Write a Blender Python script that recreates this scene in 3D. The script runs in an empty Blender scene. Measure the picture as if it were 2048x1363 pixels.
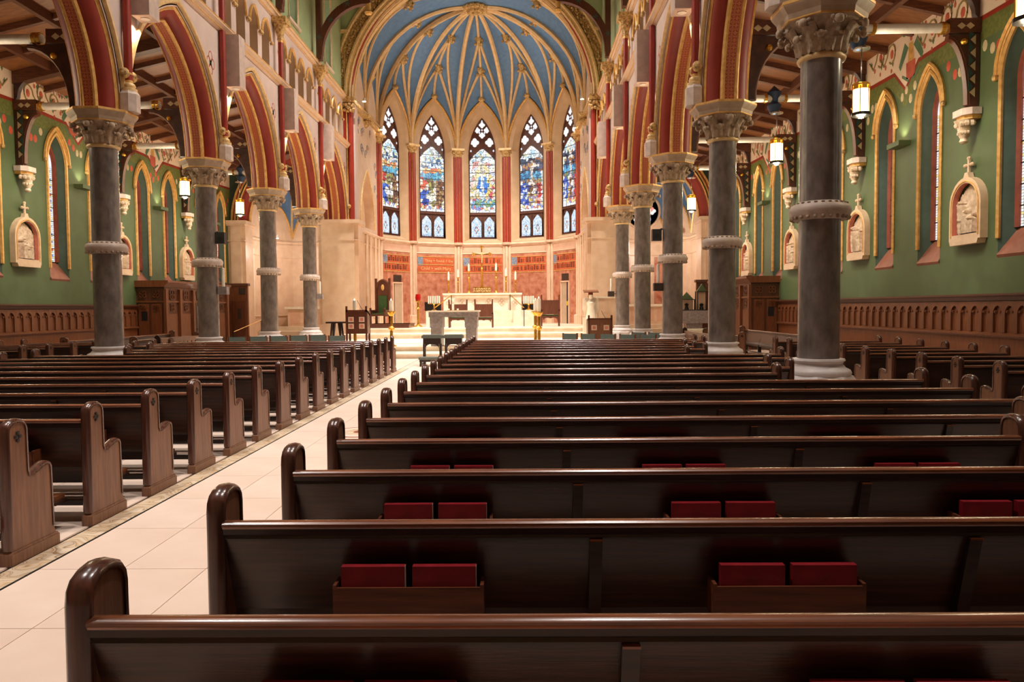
import bpy, bmesh, math, random
from math import sin, cos, pi, sqrt, radians as rad
from mathutils import Vector, Matrix
random.seed(7)
SC = bpy.context.scene
COL = SC.collection
# ------------------------------------------------------------------ camera (metres; nave axis x=0, altar towards +y)
CAMX, CAMH, FPX = 2.275, 1.626, 1500.0
PITCH, YAW, ROLL = .0440, .01102, -.0077
_fw = Vector((-sin(YAW)*cos(PITCH), cos(YAW)*cos(PITCH), -sin(PITCH)))
_rt = Vector((cos(YAW), sin(YAW), 0)); _up = _rt.cross(_fw)
_rt, _up = cos(ROLL)*_rt+sin(ROLL)*_up, -sin(ROLL)*_rt+cos(ROLL)*_up
cam = bpy.data.objects.new('camera', bpy.data.cameras.new('camera')); COL.objects.link(cam)
cam.matrix_world = Matrix(((_rt.x, _up.x, -_fw.x, CAMX), (_rt.y, _up.y, -_fw.y, 0), (_rt.z, _up.z, -_fw.z, CAMH), (0, 0, 0, 1)))
cam.data.sensor_width = 36; cam.data.lens = 36*FPX/2048; cam.data.clip_start = .05; cam.data.clip_end = 200
SC.camera = cam
def atY(x, y, Y):
    d = _fw+_rt*((x-1024)/FPX)+_up*((681.5-y)/FPX); return Vector((CAMX, 0, CAMH))+d*(Y/d.y)
def atX(x, y, X):
    d = _fw+_rt*((x-1024)/FPX)+_up*((681.5-y)/FPX); return Vector((CAMX, 0, CAMH))+d*((X-CAMX)/d.x)
def atZ(x, y, Z):
    d = _fw+_rt*((x-1024)/FPX)+_up*((681.5-y)/FPX); return Vector((CAMX, 0, CAMH))+d*((Z-CAMH)/d.z)
# ------------------------------------------------------------------ colour management, world
SC.view_settings.view_transform = 'Standard'; SC.view_settings.look = 'None'
SC.view_settings.exposure = 1.3; SC.view_settings.gamma = 1.0; SC.view_settings.use_curve_mapping = False
W = bpy.data.worlds.new('world'); SC.world = W; W.use_nodes = True
W.node_tree.nodes['Background'].inputs[0].default_value = (.75, .86, 1, 1); W.node_tree.nodes['Background'].inputs[1].default_value = .6
# ------------------------------------------------------------------ house lights (lamps in the roof and behind the arches)
WARM = (1, .84, .68); WARM2 = (1, .91, .84)
BAY0, BAY = 10.868, 5.195
def yi(i): return BAY0+BAY*i
def spot(loc, tgt, w, ang=60, blend=.6, col=WARM2, size=.15):
    l = bpy.data.lights.new('spotlight', 'SPOT'); l.energy = w; l.spot_size = rad(ang); l.spot_blend = blend; l.color = col; l.shadow_soft_size = size
    o = bpy.data.objects.new('spotlight', l); COL.objects.link(o); o.location = loc
    o.rotation_euler = (Vector(tgt)-Vector(loc)).to_track_quat('-Z', 'Y').to_euler(); return o
def point(loc, w, col=WARM, size=.1):
    l = bpy.data.lights.new('pointlight', 'POINT'); l.energy = w; l.color = col; l.shadow_soft_size = size
    o = bpy.data.objects.new('pointlight', l); COL.objects.link(o); o.location = loc; return o
# chancel floods hung behind the chancel arch and over the crossing
for s in (-1, 1):
    spot((s*4.6, 37.6, 15.2), (s*.3, 44, 1.6), 1900, 62, .7)
    spot((s*4.9, 38.2, 13.6), (-s*3.2, 45.5, 5.5), 950, 70, .7)
    spot((s*5.0, 30.0, 15.5), (s*.6, 31.5, .3), 2500, 62, .7)
    spot((s*5.2, 33.8, 15.4), (s*2.5, 37.5, 2), 1700, 60, .8)
    spot((s*5.0, 26.5, 15.5), (s*1.5, 24.5, .2), 2000, 64, .8)
    # cornice lamps washing the vault
    spot((s*5.3, 38.3, 11.8), (-s*2.4, 43.2, 17), 150, 105, .8, WARM)
    spot((s*5.1, 41.9, 11.7), (-s*2.4, 42.5, 17), 150, 110, .8, WARM)
# nave downlights
for i, wt in ((-2, .75), (-1, .95), (0, .9), (1, .9), (2, 1), (3, 1), (4, .8)):
    for s in (-1, 1):
        spot((s*4.3, yi(i)+2.6, 16.2), (s*1.0, yi(i)+2.9, 0), 1700*wt, 55, .9)
        spot((-s*3.6, yi(i)+2.6, 16.4), (s*6.3, yi(i)+2.6, 8.6), 1050*wt, 58, .9)
# ------------------------------------------------------------------ node materials
MATS = {}
def _n(nt, t, **k):
    n = nt.nodes.new(t)
    for a, b in k.items(): setattr(n, a, b)
    return n
def M(name, col, col2=None, rough=.55, metal=0, scale=6, stretch=(1, 1, 1), bump=0, bscale=None, emit=0, detail=4, spec=.5, coat=0, lo=.35, hi=.65, tr=0):
    m = bpy.data.materials.new(name); m.use_nodes = True; nt = m.node_tree; b = nt.nodes['Principled BSDF']; L = nt.links
    col = tuple(col)+(1,); col2 = tuple(col2)+(1,) if col2 else tuple(c*.82 for c in col[:3])+(1,)
    tc = _n(nt, 'ShaderNodeTexCoord'); mp = _n(nt, 'ShaderNodeMapping'); mp.inputs['Scale'].default_value = stretch
    L.new(tc.outputs['Object'], mp.inputs['Vector'])
    ns = _n(nt, 'ShaderNodeTexNoise'); ns.inputs['Scale'].default_value = scale; ns.inputs['Detail'].default_value = detail
    L.new(mp.outputs[0], ns.inputs['Vector'])
    rp = _n(nt, 'ShaderNodeValToRGB'); rp.color_ramp.elements[0].position = lo; rp.color_ramp.elements[1].position = hi
    rp.color_ramp.elements[0].color = col2; rp.color_ramp.elements[1].color = col
    L.new(ns.outputs['Fac'], rp.inputs[0]); L.new(rp.outputs[0], b.inputs['Base Color'])
    b.inputs['Roughness'].default_value = rough; b.inputs['Metallic'].default_value = metal; b.inputs['Specular IOR Level'].default_value = spec
    b.inputs['Coat Weight'].default_value = coat; b.inputs['Coat Roughness'].default_value = .25
    if tr: b.inputs['Transmission Weight'].default_value = tr
    if bump:
        n2 = _n(nt, 'ShaderNodeTexNoise'); n2.inputs['Scale'].default_value = bscale or scale*3; L.new(mp.outputs[0], n2.inputs['Vector'])
        bp = _n(nt, 'ShaderNodeBump'); bp.inputs['Strength'].default_value = bump; bp.inputs['Distance'].default_value = .02
        L.new(n2.outputs['Fac'], bp.inputs['Height']); L.new(bp.outputs[0], b.inputs['Normal'])
    if emit:
        L.new(rp.outputs[0], b.inputs['Emission Color']); b.inputs['Emission Strength'].default_value = emit
    MATS[name] = m; return m
def sr(r, g, b): return tuple(((c/255+.055)/1.055)**2.4 if c > 10 else c/255/12.92 for c in (r, g, b))
M('floor_stone', sr(236, 213, 196), sr(228, 203, 185), .42, scale=2.2, detail=6)
M('floor_stone2', sr(238, 216, 200), sr(230, 206, 189), .42, scale=2.6, detail=6)
M('joint', sr(218, 194, 176), rough=.8)
M('step_stone', sr(236, 220, 196), sr(222, 203, 178), .4, scale=3)
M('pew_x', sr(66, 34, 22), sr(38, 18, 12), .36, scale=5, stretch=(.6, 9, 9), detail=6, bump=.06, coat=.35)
M('pew_z', sr(136, 92, 64), sr(108, 68, 46), .42, scale=5, stretch=(9, 9, .6), detail=6, bump=.06, coat=.15)  # light falling on the pew ends is put into this paler tone
M('rack_wood', sr(124, 68, 42), sr(92, 48, 28), .4, scale=5, stretch=(.6, 9, 9), detail=6)
M('station_stone', sr(222, 194, 160), sr(210, 180, 146), .55, scale=6)
M('trim_stone', sr(222, 196, 172), sr(212, 185, 160), .55, scale=3)
M('cap_wood', sr(92, 52, 38), sr(62, 34, 25), .24, scale=5, stretch=(9, 9, .6), coat=.5)
M('chair_green', sr(92, 108, 102), sr(80, 96, 90), .85, scale=30)
M('stone_abacus', sr(190, 168, 144), sr(176, 153, 129), .55, scale=8)
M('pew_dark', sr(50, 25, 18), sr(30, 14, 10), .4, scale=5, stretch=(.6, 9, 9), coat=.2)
M('rail_wood_lit', sr(140, 80, 48), sr(96, 52, 30), .22, scale=5, stretch=(.5, 9, 9), coat=.6, detail=6)  # paler than the pew backs: light on the rail tops is in this colour
M('oak', sr(122, 70, 38), sr(96, 52, 27), .42, scale=4, stretch=(8, 8, .7), detail=6, bump=.05, coat=.15)
M('oak_dark', sr(94, 51, 29), sr(72, 38, 21), .45, scale=4, stretch=(8, 8, .7), detail=6, coat=.15)
M('oak_red', sr(104, 54, 32), sr(82, 41, 24), .4, scale=4, stretch=(8, 8, .7), detail=6, coat=.2)
M('roof_wood', sr(104, 58, 34), sr(74, 38, 22), .5, scale=4, stretch=(1, 6, 6), detail=5)
M('roof_plank', sr(142, 88, 46), sr(112, 66, 32), .5, scale=3, stretch=(1.2, 10, 3), detail=5)
M('roof_paint', sr(84, 46, 32), sr(60, 32, 24), .5)
M('paint_teal', sr(40, 84, 78), rough=.5); M('paint_navy', sr(36, 60, 92), rough=.5)
M('green_wall', sr(84, 101, 62), sr(78, 94, 57), .6, scale=2.5, detail=3)
M('green_dark', sr(44, 62, 44), sr(36, 52, 38), .6, scale=2)
M('green_pale', sr(168, 186, 140), sr(158, 176, 130), .6, scale=2)
M('reveal_teal', sr(74, 96, 82), sr(68, 89, 76), .6)
M('cream_wall', sr(226, 202, 178), sr(216, 192, 168), .6, scale=2)
M('spandrel', sr(208, 187, 176), sr(200, 179, 168), .6, scale=2)
M('apse_wall', sr(208, 176, 138), sr(196, 163, 125), .55, scale=2)
M('recess_wall', sr(196, 170, 142), sr(184, 158, 130), .6, scale=2)
M('red_paint', sr(152, 46, 24), sr(140, 40, 20), .5, scale=3)
M('red_cove', sr(142, 40, 19), sr(130, 35, 16), .5, scale=3)
M('red_shaft', sr(152, 46, 28), sr(140, 40, 24), .42, scale=3)
M('gold', sr(234, 188, 112), sr(208, 158, 84), .38, scale=9, metal=.25)
M('gold_pale', sr(236, 204, 148), sr(216, 180, 122), .42, scale=9, metal=.1)
M('gold_metal', sr(236, 186, 84), sr(206, 150, 52), .26, scale=7, metal=.85)
M('foliage_gold', sr(216, 178, 112), sr(120, 84, 44), .45, scale=14, bump=.6, bscale=22, metal=.15, lo=.3, hi=.6)
M('stone_cap', sr(192, 170, 144), sr(146, 124, 101), .65, scale=10, bump=.35, bscale=30)
M('stone_ring', sr(214, 196, 182), sr(196, 176, 162), .5, scale=8)
M('stone_base', sr(222, 214, 212), sr(204, 194, 190), .45, scale=6)
M('shaft_marble', sr(140, 129, 122), sr(98, 89, 84), .2, scale=9, detail=10, lo=.25, hi=.75, coat=.5, stretch=(1, 1, .45))
M('marble_cream', sr(232, 202, 172), sr(220, 186, 154), .32, scale=2.4, detail=7)
M('marble_pink', sr(226, 186, 158), sr(214, 172, 142), .3, scale=2.2, detail=7)
M('marble_salmon', sr(206, 146, 116), sr(168, 96, 70), .26, scale=3.4, detail=10, lo=.3, hi=.72)
M('marble_orange', sr(206, 104, 62), sr(186, 86, 48), .35, scale=5)
M('marble_grey', sr(158, 148, 146), sr(128, 118, 116), .4, scale=10, detail=8)
M('marble_white', sr(242, 232, 212), sr(230, 216, 192), .3, scale=3, detail=6)
M('blue_vault', sr(92, 128, 166), sr(82, 116, 154), .6, scale=5)
M('rib', sr(218, 184, 134), sr(204, 168, 118), .5, scale=5)
M('black', (.012, .012, .014), rough=.4); M('iron', (.03, .028, .026), rough=.35, metal=.6)
M('dark_panel', sr(60, 44, 34), sr(48, 36, 28), .5); M('dark_glass', (.02, .025, .025), rough=.08)
M('grey_box', sr(204, 182, 168), rough=.6)
M('cushion', sr(116, 124, 116), sr(102, 110, 104), .85, scale=30)
M('velvet', sr(58, 86, 34), sr(46, 70, 26), .8, scale=20)
M('book', sr(150, 22, 34), sr(130, 16, 28), .5, scale=12); M('paper', sr(226, 214, 196), sr(204, 190, 170), .8, scale=40, stretch=(1, 1, 12))
M('wax', sr(246, 240, 226), sr(240, 232, 214), .4); M('red_glass', sr(190, 16, 20), rough=.15)
M('brick_red', sr(150, 70, 44), sr(128, 56, 36), .6); M('sill_brown', sr(150, 92, 70), sr(132, 78, 58), .5)
M('tracery', sr(96, 54, 36), sr(78, 42, 28), .5)
M('chrome', (.7, .68, .64), rough=.18, metal=1)
M('white_paint', sr(232, 226, 216), rough=.45)
M('yellow', sr(222, 196, 40), rough=.5)
M('relief', sr(226, 204, 176), sr(186, 160, 128), .55, scale=9, bump=.3, bscale=20)
M('pink_in', sr(214, 130, 110), rough=.6)
M('vine', sr(150, 126, 76), rough=.6); M('rose', sr(190, 90, 64), sr(172, 74, 52), rough=.6); M('leaf_green', sr(86, 120, 88), rough=.6)
M('fruit_red', sr(206, 84, 58), rough=.6); M('fruit_pale', sr(206, 186, 146), rough=.6); M('ivy', sr(112, 116, 54), sr(88, 96, 40), rough=.6, scale=12)
M('letter', sr(130, 76, 58), rough=.6); M('ink', sr(70, 40, 32), rough=.5); M('ink_blue', sr(150, 164, 176), sr(90, 104, 130), rough=.5, scale=20)
def emat(name, col, s):
    m = bpy.data.materials.new(name); m.use_nodes = True; b = m.node_tree.nodes['Principled BSDF']
    b.inputs['Base Color'].default_value = tuple(col)+(1,); b.inputs['Emission Color'].default_value = tuple(col)+(1,); b.inputs['Emission Strength'].default_value = s
    b.inputs['Roughness'].default_value = .4; MATS[name] = m; return m
emat('lamp_glass', (1, .78, .36), 3.6); emat('lamp_top', (1, .72, .28), 1.1); emat('lamp_bulb', (1, .9, .75), 5); emat('flame', (1, .7, .3), 4)
emat('exit_sign', (1, .84, .6), 2.2)
def attr_mat(name, strength):
    m = bpy.data.materials.new(name); m.use_nodes = True; nt = m.node_tree; b = nt.nodes['Principled BSDF']
    a = _n(nt, 'ShaderNodeAttribute', attribute_name='Col'); nt.links.new(a.outputs['Color'], b.inputs['Emission Color']); b.inputs['Base Color'].default_value = (.02, .02, .025, 1)
    b.inputs['Emission Strength'].default_value = strength; b.inputs['Roughness'].default_value = .2; MATS[name] = m
attr_mat('stained', .43)
def pattern_band():
    m = bpy.data.materials.new('pattern_band'); m.use_nodes = True; nt = m.node_tree; b = nt.nodes['Principled BSDF']; L = nt.links
    uv = _n(nt, 'ShaderNodeUVMap'); sx = _n(nt, 'ShaderNodeSeparateXYZ'); L.new(uv.outputs[0], sx.inputs[0])
    def ma(op, a, bb=None):
        n = _n(nt, 'ShaderNodeMath', operation=op)
        for k, v in enumerate((a, bb)):
            if v is None: continue
            if isinstance(v, (int, float)): n.inputs[k].default_value = v
            else: L.new(v, n.inputs[k])
        return n.outputs[0]
    fr = []
    for k in (0, 1):
        t = ma('MULTIPLY', sx.outputs[k], 7.4); fr.append(ma('SUBTRACT', ma('FRACT', t), .5))
    d = ma('SQRT', ma('ADD', ma('MULTIPLY', fr[0], fr[0]), ma('MULTIPLY', fr[1], fr[1])))
    ring = ma('GREATER_THAN', ma('SINE', ma('MULTIPLY', d, 27)), .15)
    cross = ma('LESS_THAN', ma('MINIMUM', ma('ABSOLUTE', fr[0]), ma('ABSOLUTE', fr[1])), .07)
    edge = ma('GREATER_THAN', ma('MAXIMUM', ma('ABSOLUTE', fr[0]), ma('ABSOLUTE', fr[1])), .43)
    f = ma('MINIMUM', ma('ADD', ma('ADD', ring, cross), edge), 1)
    mx = _n(nt, 'ShaderNodeMix', data_type='RGBA'); L.new(f, mx.inputs['Factor']); mx.inputs['A'].default_value = sr(152, 44, 28)+(1,); mx.inputs['B'].default_value = sr(198, 116, 70)+(1,)
    L.new(mx.outputs['Result'], b.inputs['Base Color']); b.inputs['Roughness'].default_value = .55; MATS['pattern_band'] = m
pattern_band()
def mosaic():
    m = bpy.data.materials.new('mosaic'); m.use_nodes = True; nt = m.node_tree; b = nt.nodes['Principled BSDF']; L = nt.links
    tc = _n(nt, 'ShaderNodeTexCoord'); wv = _n(nt, 'ShaderNodeTexWave', wave_type='BANDS', bands_direction='Y'); wv.inputs['Scale'].default_value = 1.3; wv.inputs['Distortion'].default_value = 11; wv.inputs['Detail'].default_value = 1; wv.inputs['Detail Scale'].default_value = 3.2
    L.new(tc.outputs['Object'], wv.inputs[0]); rp = _n(nt, 'ShaderNodeValToRGB'); e = rp.color_ramp.elements
    e[0].position = 0; e[0].color = sr(226, 204, 176)+(1,); e[1].position = 1; e[1].color = sr(232, 212, 186)+(1,)
    for p, c in ((.26, sr(212, 172, 122)), (.32, sr(134, 124, 112)), (.4, sr(226, 202, 168)), (.55, sr(232, 210, 180)), (.63, sr(196, 144, 94)), (.7, sr(146, 138, 126)), (.77, sr(232, 210, 180))):
        x = e.new(p); x.color = c+(1,)
    L.new(wv.outputs['Fac'], rp.inputs[0])
    vo = _n(nt, 'ShaderNodeTexVoronoi'); vo.inputs['Scale'].default_value = 55; L.new(tc.outputs['Object'], vo.inputs['Vector'])
    mx = _n(nt, 'ShaderNodeMix', data_type='RGBA', blend_type='MULTIPLY'); mx.inputs['Factor'].default_value = .1
    L.new(rp.outputs[0], mx.inputs['A']); L.new(vo.outputs['Distance'], mx.inputs['B']); L.new(mx.outputs['Result'], b.inputs['Base Color']); b.inputs['Roughness'].default_value = .4; MATS['mosaic'] = m
mosaic()
# ------------------------------------------------------------------ mesh building
class MB:
    def __init__(s): s.v = []; s.f = []; s.uv = {}; s.c = {}
    def quad(s, *p):
        k = len(s.v); s.v += [tuple(q) for q in p]; s.f.append(tuple(range(k, k+len(p)))); return len(s.f)-1
    def box(s, x0, x1, y0, y1, z0, z1, M_=None):
        k = len(s.v); P = [(x0, y0, z0), (x1, y0, z0), (x1, y1, z0), (x0, y1, z0), (x0, y0, z1), (x1, y0, z1), (x1, y1, z1), (x0, y1, z1)]
        if M_: P = [tuple(M_@Vector(p)) for p in P]
        s.v += P
        s.f += [tuple(k+i for i in q) for q in ((3, 2, 1, 0), (4, 5, 6, 7), (0, 1, 5, 4), (1, 2, 6, 5), (2, 3, 7, 6), (3, 0, 4, 7))]; return s
    def prism(s, poly, ax, a, b, cap=True):
        n = len(poly); k = len(s.v)
        def pt(u, v, w): return (w, u, v) if ax == 'x' else (u, w, v) if ax == 'y' else (u, v, w)
        s.v += [pt(u, v, a) for u, v in poly]+[pt(u, v, b) for u, v in poly]
        for i in range(n): j = (i+1) % n; s.f.append((k+i, k+j, k+n+j, k+n+i))
        if cap: s.f.append(tuple(range(k+n-1, k-1, -1))); s.f.append(tuple(range(k+n, k+2*n)))
        return s
    def lathe(s, prof, n=16, c=(0, 0, 0), a0=0, a1=2*pi, rot=0):
        k = len(s.v); full = abs(a1-a0-2*pi) < 1e-6; m = n if full else n+1
        for i in range(m):
            t = a0+(a1-a0)*i/n+rot
            for r, z in prof: s.v.append((c[0]+r*cos(t), c[1]+r*sin(t), c[2]+z))
        q = len(prof)
        for i in range(n):
            j = (i+1) % m
            for p in range(q-1): s.f.append((k+i*q+p, k+j*q+p, k+j*q+p+1, k+i*q+p+1))
        if full:
            if prof[0][0] > 1e-4: s.f.append(tuple(k+i*q for i in range(m-1, -1, -1)))
            if prof[-1][0] > 1e-4: s.f.append(tuple(k+i*q+q-1 for i in range(m)))
        return s
    def tube(s, path, r, n=6, up=(0, 0, 1), cap=True, sq=1):
        P = [Vector(p) for p in path]; k = len(s.v); N = len(P); R = r if isinstance(r, (list, tuple)) else [r]*N; upv = Vector(up)
        for i in range(N):
            t = (P[min(i+1, N-1)]-P[max(i-1, 0)]); t = t.normalized() if t.length > 1e-9 else Vector((0, 0, 1))
            a = upv-t*t.dot(upv)
            if a.length < 1e-3: a = Vector((1, 0, 0))-t*t.x
            if a.length < 1e-3: a = Vector((0, 1, 0))-t*t.y
            a.normalize(); b = t.cross(a)
            for j in range(n): th = 2*pi*(j+.5)/n; s.v.append(tuple(P[i]+R[i]*(a*cos(th)*sq+b*sin(th))))
        for i in range(N-1):
            for j in range(n): q = (j+1) % n; s.f.append((k+i*n+j, k+i*n+q, k+(i+1)*n+q, k+(i+1)*n+j))
        if cap: s.f.append(tuple(k+j for j in range(n-1, -1, -1))); s.f.append(tuple(k+(N-1)*n+j for j in range(n)))
        return s
    def ball(s, c, r, n=6, m=4, sc=(1, 1, 1)):
        return s.lathe2([(sin(pi*i/m), -cos(pi*i/m)) for i in range(m+1)], n, c, r, sc)
    def lathe2(s, prof, n, c, r, sc):
        k = len(s.v); q = len(prof)
        for i in range(n):
            t = 2*pi*i/n
            for a, z in prof: s.v.append((c[0]+r*a*cos(t)*sc[0], c[1]+r*a*sin(t)*sc[1], c[2]+r*z*sc[2]))
        for i in range(n):
            j = (i+1) % n
            for p in range(q-1): s.f.append((k+i*q+p, k+j*q+p, k+j*q+p+1, k+i*q+p+1))
        return s
    def add(s, o, T=None):
        k = len(s.v); s.v += [tuple(T@Vector(p)) for p in o.v] if T else list(o.v); s.f += [tuple(k+i for i in f) for f in o.f]; return s
    def mesh(s, name, mat, smooth=35):
        me = bpy.data.meshes.new(name); me.from_pydata(s.v, [], s.f)
        if s.uv:
            ul = me.uv_layers.new(name='UVMap')
            for fi, uvs in s.uv.items():
                for li, u in zip(me.polygons[fi].loop_indices, uvs): ul.data[li].uv = u
        if s.c:
            ca = me.color_attributes.new('Col', 'FLOAT_COLOR', 'CORNER')
            for fi, c in s.c.items():
                for li in me.polygons[fi].loop_indices: ca.data[li].color = tuple(c)+(1,)
        if not s.c:
            bm = bmesh.new(); bm.from_mesh(me); bmesh.ops.remove_doubles(bm, verts=bm.verts, dist=1e-5); bmesh.ops.recalc_face_normals(bm, faces=bm.faces); bm.to_mesh(me); bm.free()
        if smooth and len(me.polygons):
            me.polygons.foreach_set('use_smooth', [True]*len(me.polygons)); me.set_sharp_from_angle(angle=rad(smooth))
        if mat: me.materials.append(MATS[mat])
        return me
    def build(s, name, mat, parent=None, smooth=35): return place(name, s.mesh(name, mat, smooth), parent)
def place(name, me, parent=None, loc=(0, 0, 0), rot=(0, 0, 0), sc=(1, 1, 1)):
    o = bpy.data.objects.new(name, me); COL.objects.link(o); o.location = loc; o.rotation_euler = rot; o.scale = sc
    if parent: o.parent = parent
    return o
def tag(o, label=None, cat=None, group=None, kind=None):
    for k, v in (('label', label), ('category', cat), ('group', group), ('kind', kind)):
        if v: o[k] = v
    return o
def thing(name, label, cat, loc=(0, 0, 0), rz=0, group=None, kind=None):
    o = bpy.data.objects.new(name, None); o.empty_display_size = .2; COL.objects.link(o); o.location = loc; o.rotation_euler = (0, 0, rz)
    return tag(o, label, cat, group, kind)
def struct(name, mb, mat, label, cat, smooth=0): return tag(mb.build(name, mat, None, smooth), label, cat, None, 'structure')
def copy_tree(o, parent=None):
    c = o.copy(); COL.objects.link(c)
    if parent: c.parent = parent
    for ch in o.children: copy_tree(ch, c)
    return c
ORD = ['first', 'second', 'third', 'fourth', 'fifth', 'sixth', 'seventh', 'eighth', 'ninth', 'tenth', 'eleventh', 'twelfth', 'thirteenth', 'fourteenth', 'fifteenth', 'sixteenth', 'seventeenth', 'eighteenth', 'nineteenth', 'twentieth', 'twenty-first']
SIDE = {-1: 'left', 1: 'right'}
# pointed arch from left springing to right springing
def arch(uc, half, vs, va, n=8):
    h = va-vs; R = (half*half+h*h)/(2*half); cx = R-half; th = math.acos(max(-1, min(1, cx/R))); L = []
    for i in range(n+1):
        t = th*i/n; L.append((uc+cx-R*cos(t), vs+R*sin(t)))
    return L+[(2*uc-u, v) for u, v in reversed(L[:-1])]
def outline(uc, half, vb, vs, va, n=8): return [(uc-half, vb)]+arch(uc, half, vs, va, n)+[(uc+half, vb)]
def wall_strip(mb, F, u0, u1, v0, v1, ops, d=0, n=8):
    up = u0
    for uc, half, vb, vs, va in sorted(ops):
        if uc-half > up+1e-4: mb.quad(F(up, v0, d), F(uc-half, v0, d), F(uc-half, v1, d), F(up, v1, d))
        if vb > v0+1e-4: mb.quad(F(uc-half, v0, d), F(uc+half, v0, d), F(uc+half, vb, d), F(uc-half, vb, d))
        A = arch(uc, half, vs, va, n)
        for a, b in zip(A, A[1:]): mb.quad(F(*a, d), F(*b, d), F(b[0], v1, d), F(a[0], v1, d))
        up = uc+half
    if u1 > up+1e-4: mb.quad(F(up, v0, d), F(u1, v0, d), F(u1, v1, d), F(up, v1, d))
    return mb
def reveal(mb, F, o1, d1, o2, d2, sill=True):
    n = len(o1)
    for i in range(n if sill else n-1):
        j = (i+1) % n; mb.quad(F(*o1[i], d1), F(*o1[j], d1), F(*o2[j], d2), F(*o2[i], d2))
    return mb
def sweep(F, P, prof, uvoff=0, half_len=None):
    """profile points (n,x): n pushes the arch inwards, x is depth; P: function n -> list of (u,v)"""
    mb = MB(); rows = [[F(u, v, x) for u, v in P(n_)] for n_, x in prof]; m = len(rows[0]); L = [0]
    for i in range(1, m): L.append(L[-1]+(Vector(rows[0][i])-Vector(rows[0][i-1])).length)
    w = 0
    for a in range(len(rows)-1):
        dw = sqrt((prof[a+1][0]-prof[a][0])**2+(prof[a+1][1]-prof[a][1])**2)
        for i in range(m-1):
            fi = mb.quad(rows[a][i], rows[a][i+1], rows[a+1][i+1], rows[a+1][i]); mb.uv[fi] = [(w, L[i]), (w, L[i+1]), (w+dw, L[i+1]), (w+dw, L[i])]
        w += dw
    return mb
# ------------------------------------------------------------------ floor
XW = 11.9; NF = 6.1; TH = .96; ZS = 5.82; CX = 6.58; YE = 36.85
fl = MB().box(-XW-.5, XW+.5, -4, 52, -.3, -.012)
floor = struct('floor', fl, 'joint', 'pale peach stone tile floor of the church', 'floor')
tw, tl = .53, .88
tA = MB().box(.0025, tw-.0025, .0025, tl-.0025, -.02, 0).mesh('tile', 'floor_stone'); tB = MB().box(.0025, tw-.0025, .0025, tl-.0025, -.02, 0).mesh('tile', 'floor_stone2')
k = 0
for r in range(26):
    for c in range(3):
        place('tile', random.choice((tA, tB)), floor, (-.775+c*tw, 2.0+r*tl, 0), (0, 0, 0), (1.0, 1, 1))
for r in range(15):                                                  # larger slabs under the left pews, seen between the rows
    for c in range(4):
        place('tile', random.choice((tA, tB)), floor, (-1.0-(c+1)*1.06, 3.6+r*tl*1.1, 0), (0, 0, 0), (2, 1.1, 1))
for s in (-1, 1): MB().box(*sorted((s*1.0, s*6.9)), -4, 3.6 if s < 0 else 24.3, -.02, 0).build('slab', 'floor_stone', floor)
MB().box(-5.24, -1.0, 18.12, 24.3, -.02, 0).build('slab', 'floor_stone', floor); MB().box(-6.9, -5.24, 3.6, 24.3, -.02, 0).build('slab', 'floor_stone2', floor)
MB().box(-.775, .815, -4, 2.0, -.02, 0).build('slab', 'floor_stone', floor); MB().box(-.775, .815, 24.88-.04, 24.3, -.02, 0).build('slab', 'floor_stone2', floor)
for s in (-1, 1): MB().box(*sorted((s*6.9, s*(XW+.3))), -4, 37, -.02, 0).build('slab', 'floor_stone2', floor)
for s in (-1, 1):
    x0, x1 = sorted((s*.79 if s < 0 else .83, s*.965 if s < 0 else 1.0))
    MB().box(x0, x1, -3, 20.4, -.01, .002).build('mosaic_border', 'mosaic', floor)
    for a, b in ((x0-.014, x0), (x1, x1+.014)): MB().box(a, b, -3, 20.4, -.01, .0025).build('border_line', 'black', floor)
for rr, mt, zz in ((.42, 'brick_red', .003), (.38, 'floor_stone2', .004), (.24, 'mosaic', .005), (.1, 'brick_red', .006)):
    MB().lathe([(rr, -.005), (rr, zz), (0, zz)], 28, (.16, 9.85, 0)).build('medallion', mt, floor)
# ------------------------------------------------------------------ sanctuary steps
ZC = .7
def step(y, z0, z1, w, mat='step_stone', y1=YE+14):
    return MB().box(-w, w, y, y1, z0, z1).box(-w-.02, w+.02, y-.03, y+.3, z1-.05, z1+.002)
plat = thing('sanctuary_platform', 'broad cream stone steps rising to the sanctuary', 'steps', (0, 0, 0), 0, None, 'structure')
for y, z0, z1 in ((24.35, -.01, .15), (26.0, .15, .3), (33.15, .3, .5), (34.8, .5, ZC)):
    step(y, z0, z1, 5.75 if y > 30 else 6.0, y1=47.5 if z1 == ZC else 37).build('step', 'step_stone', plat)
gm = MB(); gm.quad(*[(x, y, .304) for x, y in ((-2.6, 28.2), (-1.6, 28.0), (.2, 30.2), (-.6, 30.6))]); gm.build('gold_inlay', 'mosaic', plat)
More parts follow.
